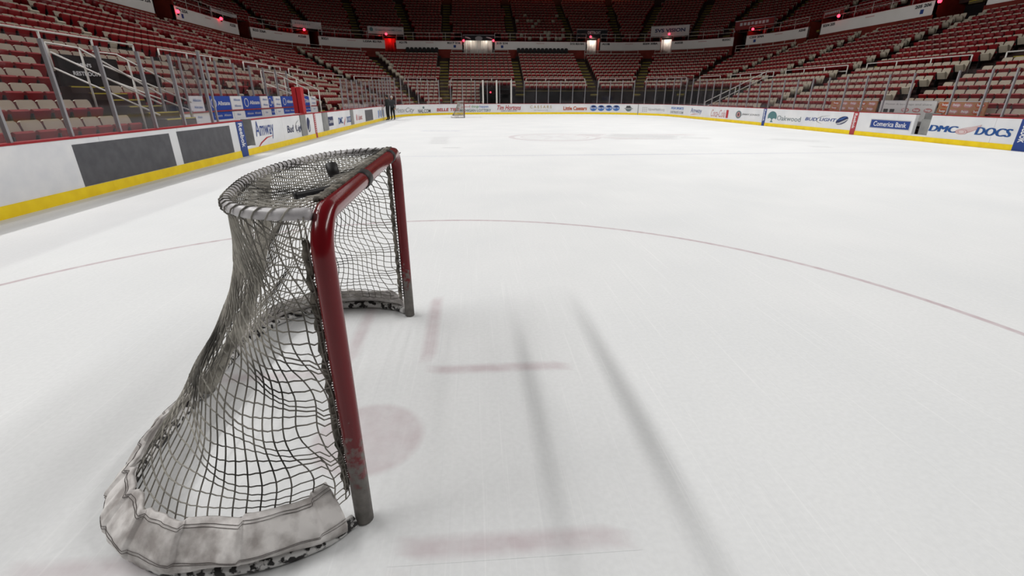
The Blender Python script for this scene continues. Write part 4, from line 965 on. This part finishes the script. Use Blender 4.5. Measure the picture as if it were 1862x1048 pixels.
M_TUBEW = mat('goal_white_tube', (0.44, 0.42, 0.43), 0.35, c2=(0.62, 0.60, 0.61), scale=14, detail=7, spec=0.5)
M_NET = mat('net_cord', (0.04, 0.037, 0.032), 0.85, c2=(0.36, 0.34, 0.30), scale=3.4, detail=6, lo=0.36, hi=0.60)
M_LACE = mat('lacing_cord', (0.06, 0.055, 0.045), 0.9, c2=(0.26, 0.235, 0.20), scale=22, detail=5)
M_CANV = mat('skirt_canvas', (0.36, 0.33, 0.315), 0.85, c2=(0.74, 0.71, 0.69), scale=11, detail=9, bump=0.5, lo=0.36, hi=0.60)
M_PADC = mat('support_pad_canvas', (0.16, 0.15, 0.13), 0.9, c2=(0.42, 0.40, 0.35), scale=16, detail=8, bump=0.4)
M_STITCH = mat('stitching', (0.10, 0.085, 0.08), 0.9)
M_TAPE = mat('black_tape', (0.016, 0.015, 0.015), 0.55)
M_CHIP = mat('base_tube_chipped', (0.022, 0.02, 0.02), 0.6, c2=(0.62, 0.61, 0.60), scale=24, detail=5, lo=0.44, hi=0.50)

def spline(pts, n):
    P = [Vector(p) for p in pts]; out = []
    Q = [P[0]*2-P[1]]+P+[P[-1]*2-P[-2]]
    for i in range(1, len(Q)-2):
        for k in range(n):
            t = k/n; a, b, c, d = Q[i-1], Q[i], Q[i+1], Q[i+2]
            out.append(0.5*((2*b)+(c-a)*t+(2*a-5*b+4*c-d)*t*t+(3*b-a-3*c+d)*t**3))
    out.append(P[-1]); return out
class Curve3:
    def __init__(s, pts):
        s.p = pts; s.l = [0]
        for a, b in zip(pts[:-1], pts[1:]): s.l.append(s.l[-1]+(b-a).length)
        s.len = s.l[-1]
    def at(s, u):
        t = max(0, min(1, u))*s.len; lo, hi = 0, len(s.l)-1
        while hi-lo > 1:
            m = (lo+hi)//2
            if s.l[m] <= t: lo = m
            else: hi = m
        k = (t-s.l[lo])/max(1e-9, s.l[hi]-s.l[lo]); return s.p[lo].lerp(s.p[hi], k)
ZC, RT_ = 1.283, 0.0365
def mirror(h): return h+[(x, -y) for x, y in reversed(h[:-1])]
TOPP = mirror([(-0.03, -0.965), (-0.15, -0.955), (-0.28, -0.89), (-0.385, -0.74), (-0.455, -0.5), (-0.505, -0.25), (-0.52, 0)])
BASEP = mirror([(-0.035, -1.03), (-0.14, -1.12), (-0.36, -1.19), (-0.66, -1.18), (-0.90, -1.04), (-1.05, -0.82), (-1.10, -0.55), (-1.11, -0.25), (-1.11, 0)])
def make_goal(name, loc, rz, label, group, fine=True):
    g = empty(name, loc, rz); tag(g, label, 'goal', group)
    ns = 16 if fine else 6
    # red frame: two posts and crossbar bent from one tube
    pts = [Vector((0, -1, 0.004)), Vector((0, -1, 0.4)), Vector((0, -1, 0.8)), Vector((0, -1, ZC-0.13))]
    pts += [Vector((0, -1+0.13*(1-cos(a)), ZC-0.13+0.13*sin(a))) for a in [pi/2*k/8 for k in range(1, 9)]]
    pts += [Vector((0, y_, ZC)) for y_ in (-0.5, 0, 0.5)]
    full = pts+[Vector((v.x, -v.y, v.z)) for v in reversed(pts[:-2])]
    mb = MB(); mb.tube(full, RT_, ns); mb.build('post_and_crossbar', M_GRED, g, smooth=True)
    top = Curve3(spline([(x, y, ZC+0.005) for x, y in TOPP], 6)); base = Curve3(spline([(x, y, 0.028) for x, y in BASEP], 6))
    mb = MB(); mb.tube(top.p, 0.021, 10 if fine else 5); mb.build('top_frame', M_TUBEW, g, smooth=True)
    mb = MB(); mb.tube(base.p, 0.027, 10 if fine else 5); mb.build('base_frame', M_CHIP, g, smooth=True)
    # padded middle support
    mid_ = [Vector((-0.53, 0, ZC)), Vector((-0.58, 0, 1.0)), Vector((-0.75, 0, 0.55)), Vector((-0.98, 0, 0.2)), Vector((-1.08, 0, 0.05))]
    cs = spline(mid_, 8); mb = MB(); mb.tube(cs, [0.034+0.012*noise.noise(Vector((k*0.7, 3, 0)))+0.01*(k > 22) for k in range(len(cs))], 10 if fine else 5); mb.build('support_pad', M_PADC, g, smooth=True)
    # net walls
    def wall(u, v):
        a = top.at(u); b = base.at(u); b = Vector(((b.x+0.45)*0.90-0.45, b.y*0.93, 0)) if 0.03 < u < 0.97 else b; edge = min(1, min(u, 1-u)/0.10)
        k_ = max(0, (v-0.22)/0.78); wv = v*(1-edge)+edge*(k_**1.15+0.02*sin(pi*min(1, v/0.5)))
        x = a.x+(b.x-a.x)*wv; y = a.y+(b.y-a.y)*wv; z = ZC*(1-v)+0.135*v
        if u < 0.05 or u > 0.95:
            k = min(u, 1-u)/0.05; x = x*k+(-0.046)*(1-k); y = y*k+(1-k)*(-1.0 if u < 0.5 else 1.0)*0.995
        n = Vector((u*9, v*4.5, 1.7)); q = edge*min(1, v*5)*min(1, (1-v)*6)
        x += 0.035*q*noise.noise(n); y += 0.045*q*noise.noise(n+Vector((7, 3, 2)))
        # fold hanging behind the near upper corner
        return Vector((x, y, z))
    sp_ = 0.059 if fine else 0.15; r = 0.0029 if fine else 0.006
    NU = int(4.35/sp_); NV = int(1.28/sp_); sub = 2
    mb = MB()
    def lean(u, v): return 0.085*(1-v)**1.4*cos(pi*max(0, min(1, u)))
    for i in range(-int(NU*0.12), int(NU*1.12)+1):
        P_ = []
        for j in range(0, NV*sub+1):
            v = j/sub/NV; u0 = i/NU; u = u0+lean(u0, v)+0.005*sin(j*0.45+i*0.3)
            if 0 <= u <= 1: P_.append(wall(u, v))
        if len(P_) > 1: mb.tube(P_, r, 4, caps=False)
    for j in range(-int(NV*0.75), NV+1):
        P_ = []; v0 = j/NV
        for i in range(0, NU*sub+1):
            u = i/sub/NU; ud = max(0, (abs(cos(pi*u))-0.62)/0.38)
            v = v0+0.42*(1-v0)*ud+0.014*sin(i*0.28+j)*min(1, 4*max(0, 1-v0))
            if 0.0 <= v <= 1: P_.append(wall(u, v)+Vector((0, 0, 0.002*(1 if i % 2 else -1))))
            elif len(P_) > 1: mb.tube(P_, r, 4, caps=False); P_ = []
            else: P_ = []
        if len(P_) > 1: mb.tube(P_, r, 4, caps=False)
    mb.build('net', M_NET, g, smooth=True)
    # net roof, sagging
    def roof(a, b):   # a along crossbar, b front to back
        y = -0.96+1.92*a; f = Vector((-0.02, y, ZC+0.028)); k = top.at(0.06+0.88*a); p_ = f.lerp(k+Vector((0, 0, 0.012)), b)
        q = sin(pi*a)**0.7*sin(pi*b); p_.z -= 0.045*q; p_.z += 0.012*q*noise.noise(Vector((a*6, b*5, 0))); return p_
    mb = MB(); na, nb_ = int(1.95/sp_/1.45), max(3, int(0.5/sp_/1.3)); 
    nd = na+nb_*2
    for sgn in (1, -1):
        for k in range(-nb_*2, na+nb_*2+1):
            P_ = []
            for q in range(0, 19):
                b = q/18; a = k/na+sgn*b*nb_*0.9/na
                if -0.001 <= a <= 1.001: P_.append(roof(max(0, min(1, a)), b)+Vector((0, 0, 0.002*sgn)))
            if len(P_) > 1: mb.tube(P_, r*0.9, 4, caps=False)
    mb.build('net_roof', M_NET, g, smooth=True)
    # strands wrapped over the top bar
    mb = MB(); n = int(top.len/0.05) if fine else 12
    for k in range(n):
        c = top.at((k+0.5)/n); c2 = top.at((k+0.9)/n); t = (c2-c).normalized(); s_ = t.cross(Vector((0, 0, 1)))
        mb.tube([c+t*0.012*q+s_*0.0235*cos(a)+Vector((0, 0, 0.0235*sin(a))) for q, a in [(q, pi*2*q/8-0.4) for q in range(9)]], r*1.1, 4, caps=False)
    mb.build('top_wrap', M_NET, g, smooth=True)
    # hem cords and lacing along posts and crossbar
    for sy in (-1, 1):
        mb = MB(); P_ = [Vector((-0.058+0.004*sin(k*1.3), sy*(0.985+0.005*sin(k*2.1)), 0.16+(ZC-0.24)*k/60)) for k in range(61)]; mb.tube(P_, 0.0125, 6)
        mb.build('hem_cord', M_LACE, g, smooth=True)
        mb = MB(); nl = 44 if fine else 10
        P_ = []
        for k in range(nl*2+1):
            z = 0.18+(ZC-0.30)*k/(nl*2); P_.append(Vector((-0.064 if k % 2 else -0.028, sy*(0.985 if k % 2 else 0.975), z)))
        mb.tube(P_, 0.0052, 5); mb.build('lacing', M_LACE, g, smooth=True)
    mb = MB(); P_ = [Vector((-0.034+0.004*sin(k*1.7), -0.88+1.76*k/70, ZC+0.034)) for k in range(71)]; mb.tube(P_, 0.010, 6)
    nl = 60 if fine else 12; P_ = [Vector((-0.040 if k % 2 else -0.008, -0.88+1.76*k/(2*nl), ZC+(0.034 if k % 2 else 0.0385))) for k in range(2*nl+1)]; mb.tube(P_, 0.005, 5)
    mb.build('crossbar_lacing', M_LACE, g, smooth=True)
    # canvas skirt wrapped over the base
    prof = [(0.030, 0.012), (0.036, 0.05), (0.022, 0.085), (-0.012, 0.125), (-0.045, 0.155), (-0.078, 0.182), (-0.086, 0.176), (-0.050, 0.142), (-0.02, 0.10), (0.0, 0.06)]
    NS = 420 if fine else 40; V = []; Fc = []; npf = len(prof)
    pleats = [0.035, 0.10, 0.155, 0.205, 0.25, 0.295, 0.34, 0.40, 0.47, 0.55, 0.63, 0.70, 0.76, 0.82, 0.88, 0.94]
    for k in range(NS+1):
        u = 0.012+0.976*k/NS; c = base.at(u); t = (base.at(min(1, u+0.004))-base.at(max(0, u-0.004))).normalized(); o = Vector((t.y, -t.x, 0))
        if o.dot(Vector((c.x+0.5, c.y, 0))) < 0: o = -o
        pl = 0.0
        for q in pleats:
            dlt = (u-q)*base.len
            if 0.0 <= dlt < 0.10: pl = max(pl, (0.020 if u < 0.30 else 0.010)*(1-dlt/0.10))
        up_ = 1.0+0.22*max(0, 1-min(u, 1-u)/0.05)
        for m_, (q, z) in enumerate(prof):
            w_ = (z/0.18); nn = noise.noise(Vector((u*22, z*9, 0.3)))*0.020+noise.noise(Vector((u*70, z*25, 5)))*0.009
            lift_ = 0.03*max(0, noise.noise(Vector((u*6, 2.2, 0)))) if m_ in (0, 1) and u < 0.12 else 0
            if m_ in (0, 1, 8, 9) and 0.0 < u < 0.19: lift_ += 0.05*sin(pi*min(1, u/0.19))*(1 if m_ in (0, 9) else 0.55)
            inner = m_ > 5
            oo = q+(pl*(0.4+w_*0.6)+nn)*(1 if True else 0)*min(1, 0.4+w_*1.2)
            V.append(c+o*(oo-(0.005 if inner else 0))+Vector((0, 0, z*up_+lift_-0.028+0.5*nn*w_+0.012)))
    for k in range(NS):
        for m_ in range(npf): Fc.append((k*npf+m_, k*npf+(m_+1) % npf, (k+1)*npf+(m_+1) % npf, (k+1)*npf+m_))
    Fc.append(tuple(range(npf))); Fc.append(tuple(NS*npf+m_ for m_ in range(npf-1, -1, -1)))
    mb = MB(); mb.add(V, Fc); sk = mb.build('skirt', M_CANV, g, smooth=True)
    if fine:
        for zi, dz in ((4, 0.3), (4, 0.55), (1, 0.4), (1, 0.7)):
            mb = MB(); P_ = []
            for k in range(NS+1):
                a, b = V[k*npf+zi], V[k*npf+zi+1]; c = base.at(0.012+0.976*k/NS); o = (Vector((c.x+0.45, c.y, 0))).normalized()
                P_.append(a.lerp(b, dz)+o*0.0016+Vector((0, 0, 0.0016)))
            mb.tube(P_, 0.0011, 4, caps=False); mb.build('stitch_line', M_STITCH, sk)
        for y0, y1 in ((-0.285, -0.185), (0.62, 0.70)):
            mb = MB(); mb.tube([(0, y0, ZC), (0, y0+0.01, ZC), (0, y1-0.01, ZC), (0, y1, ZC)], [RT_+0.002, RT_+0.006, RT_+0.006, RT_+0.002], 18); mb.build('tape_band', M_TAPE, g, smooth=True)
        # bracket on the roof: short tube and rubber cap
        A_ = hit(536, 357, 2, ZC+0.01); C_ = hit(606, 342, 2, ZC+0.02); K_ = hit(606, 313, 2, ZC+0.0)
        Mi = (Matrix.Translation(loc) @ Matrix.Rotation(rz, 4, 'Z')).inverted()
        mb = MB(); a, b = Mi @ A_, Mi @ C_; mb.tube([a, a.lerp(b, 0.04), a.lerp(b, 0.041), b], [0.017, 0.017, 0.0125, 0.0125], 10); mb.build('bracket_rod', M_BLACKP, g, smooth=True)
        k_ = Mi @ K_; mb = MB(); mb.tube([k_+Vector((0.01, -0.02, -0.02)), k_, k_+Vector((-0.012, 0.02, 0.035)), k_+Vector((-0.012, 0.021, 0.038))], [0.024, 0.03, 0.03, 0.022], 14); mb.build('bracket_cap', M_TAPE, g, smooth=True)
    return g
make_goal('hockey_goal', (-5.92, 9.23, 0), radians(1.7), 'large red hockey goal with grey net in the foreground', 'hockey goals', True)
make_goal('hockey_goal', (-6.2, 49.7, 0), radians(1.0), 'small distant hockey goal in front of the far boards', 'hockey goals', False)

# ================================================================== PEOPLE
M_CLOTH = mat('dark_clothes', (0.012, 0.014, 0.014), 0.8, c2=(0.02, 0.024, 0.022), scale=6)
M_CLOTH2 = mat('charcoal_jacket', (0.035, 0.037, 0.042), 0.8, c2=(0.05, 0.05, 0.055), scale=6)
M_TROUS = mat('black_trousers', (0.009, 0.009, 0.010), 0.8)
M_SKIN = mat('skin', (0.45, 0.25, 0.17), 0.55)
M_HAIRK = mat('hair_black', (0.01, 0.009, 0.008), 0.6)
M_HAIRW = mat('hair_grey', (0.42, 0.40, 0.38), 0.7)
M_SHOE = mat('shoes_black', (0.01, 0.01, 0.01), 0.5)
def person(loc, rz, h, label, top_m, hair_m, arms):
    root = empty('person', loc, rz); tag(root, label, 'person', 'people by the far left boards')
    S = h/1.75
    J = {}; E_ = []; Rr = {}
    def v(n, p, r, link_=None): J[n] = Vector(p)*S; Rr[n] = r*S; (E_.append((link_, n)) if link_ else None)
    v('pelvis', (0, 0, 0.95), 0.18); v('waist', (0, 0, 1.08), 0.175, 'pelvis'); v('chest', (0, 0.0, 1.30), 0.20, 'waist'); v('neckb', (0, 0.0, 1.46), 0.085, 'chest'); v('neck', (0, 0.01, 1.53), 0.055, 'neckb')
    v('jaw', (0, 0.03, 1.60), 0.075, 'neck'); v('head', (0, 0.02, 1.67), 0.092, 'jaw'); v('crown', (0, 0.0, 1.72), 0.065, 'head')
    for s, n in ((-1, 'l'), (1, 'r')):
        v('sh'+n, (s*0.19, 0, 1.42), 0.085, 'chest'); el, wr, hd = arms[n]
        v('el'+n, el, 0.052, 'sh'+n); v('wr'+n, wr, 0.036, 'el'+n); v('hd'+n, hd, 0.038, 'wr'+n)
        fd = (Vector(hd)-Vector(wr)).normalized()
        hip = (s*0.095, 0, 0.90); v('hip'+n, hip, 0.12, 'pelvis'); v('kn'+n, (s*0.11, 0.03, 0.49), 0.08, 'hip'+n); v('an'+n, (s*0.12, -0.01, 0.09), 0.05, 'kn'+n); v('toe'+n, (s*0.14, 0.16, 0.04), 0.042, 'an'+n)
        for k in range(4):   # fingers
            q = Vector(hd)+Vector(((k-1.5)*0.018, 0.01, 0))+fd*0.06; v(f'f{k}'+n, q, 0.010, 'hd'+n)
        v('th'+n, Vector(hd)+Vector((-s*0.035, 0.03, 0))+fd*0.02, 0.011, 'hd'+n)
    names = list(J); idx = {n: i for i, n in enumerate(names)}
    me = bpy.data.meshes.new('body'); me.from_pydata([J[n] for n in names], [(idx[a], idx[b]) for a, b in E_], []); o = link('body', me)
    md = o.modifiers.new('skin', 'SKIN'); md.use_smooth_shade = True
    for i, n in enumerate(names):
        sv = me.skin_vertices[0].data[i]; sv.radius = (Rr[n], Rr[n]*(0.72 if n in ('pelvis', 'waist', 'chest') else 1)); sv.use_root = n == 'pelvis'
    sb = o.modifiers.new('sub', 'SUBSURF'); sb.levels = 1; sb.render_levels = 1
    bpy.context.view_layer.update(); dg = bpy.context.evaluated_depsgraph_get(); m2 = bpy.data.meshes.new_from_object(o.evaluated_get(dg)); bpy.data.objects.remove(o)
    m2.materials.clear()
    for m in (top_m, M_TROUS, M_SKIN, M_SHOE): m2.materials.append(m)
    hands = [J['hd'+n] for n in 'lr']
    for p_ in m2.polygons:
        c = p_.center; k = 0
        if c.z < 0.96*S: k = 1
        if c.z < 0.075*S: k = 3
        if c.z > 1.515*S: k = 2
        if any((c-hh).length < 0.10*S and abs(c.x) > 0.16*S or (c-hh).length < 0.05*S for hh in hands): k = 2
        p_.material_index = k; p_.use_smooth = True
    b = link('body', m2, root)
    # hair, face details
    bm = bmesh.new(); bmesh.ops.create_uvsphere(bm, u_segments=14, v_segments=10, radius=0.108*S, matrix=Matrix.Translation(Vector((0, -0.012, 1.685))*S))
    bmesh.ops.delete(bm, geom=[f for f in bm.faces if (f.calc_center_median().z < 1.66*S and f.calc_center_median().y > 0.02*S) or f.calc_center_median().z < 1.60*S], context='FACES')
    me = bpy.data.meshes.new('hair'); bm.to_mesh(me); bm.free(); me.materials.append(hair_m); link('hair', me, root)
    mb = MB(); mb.prism([(-0.012*S, 1.625*S), (0.012*S, 1.625*S), (0.004*S, 1.675*S), (-0.004*S, 1.675*S)], 0.09*S, 0.125*S); mb.build('nose', M_SKIN, root)
    for s in (-1, 1):
        mb = MB(); mb.box(s*0.035*S-0.012*S, s*0.035*S+0.012*S, 0.098*S, 0.104*S, 1.668*S, 1.678*S); mb.build('eye', M_HAIRK, root)
        mb = MB(); mb.tube([(s*0.088*S, 0.01*S, 1.625*S), (s*0.10*S, 0.0, 1.66*S), (s*0.09*S, 0.005*S, 1.69*S)], 0.014*S, 6); mb.build('ear', M_SKIN, root)
    mb = MB(); mb.box(-0.025*S, 0.025*S, 0.097*S, 0.104*S, 1.597*S, 1.604*S); mb.build('mouth', M_PRED, root)
    return root
armsA = {'l': ((-0.25, -0.02, 1.16), (-0.22, 0.14, 0.98), (-0.18, 0.20, 0.93)), 'r': ((0.25, -0.02, 1.16), (0.22, 0.12, 0.97), (0.18, 0.18, 0.92))}
armsB = {'l': ((-0.25, -0.04, 1.16), (-0.27, 0.03, 0.92), (-0.27, 0.06, 0.83)), 'r': ((0.25, -0.04, 1.16), (0.27, 0.04, 0.92), (0.27, 0.07, 0.83))}
person((-11.78, 44.9, 0), radians(70), 1.74, 'person with black hair in dark clothes standing by the left boards', M_CLOTH, M_HAIRK, armsA)
person((-11.52, 45.45, 0), radians(165), 1.66, 'person with pale grey hair in charcoal jacket behind the dark-haired one', M_CLOTH2, M_HAIRW, armsB)
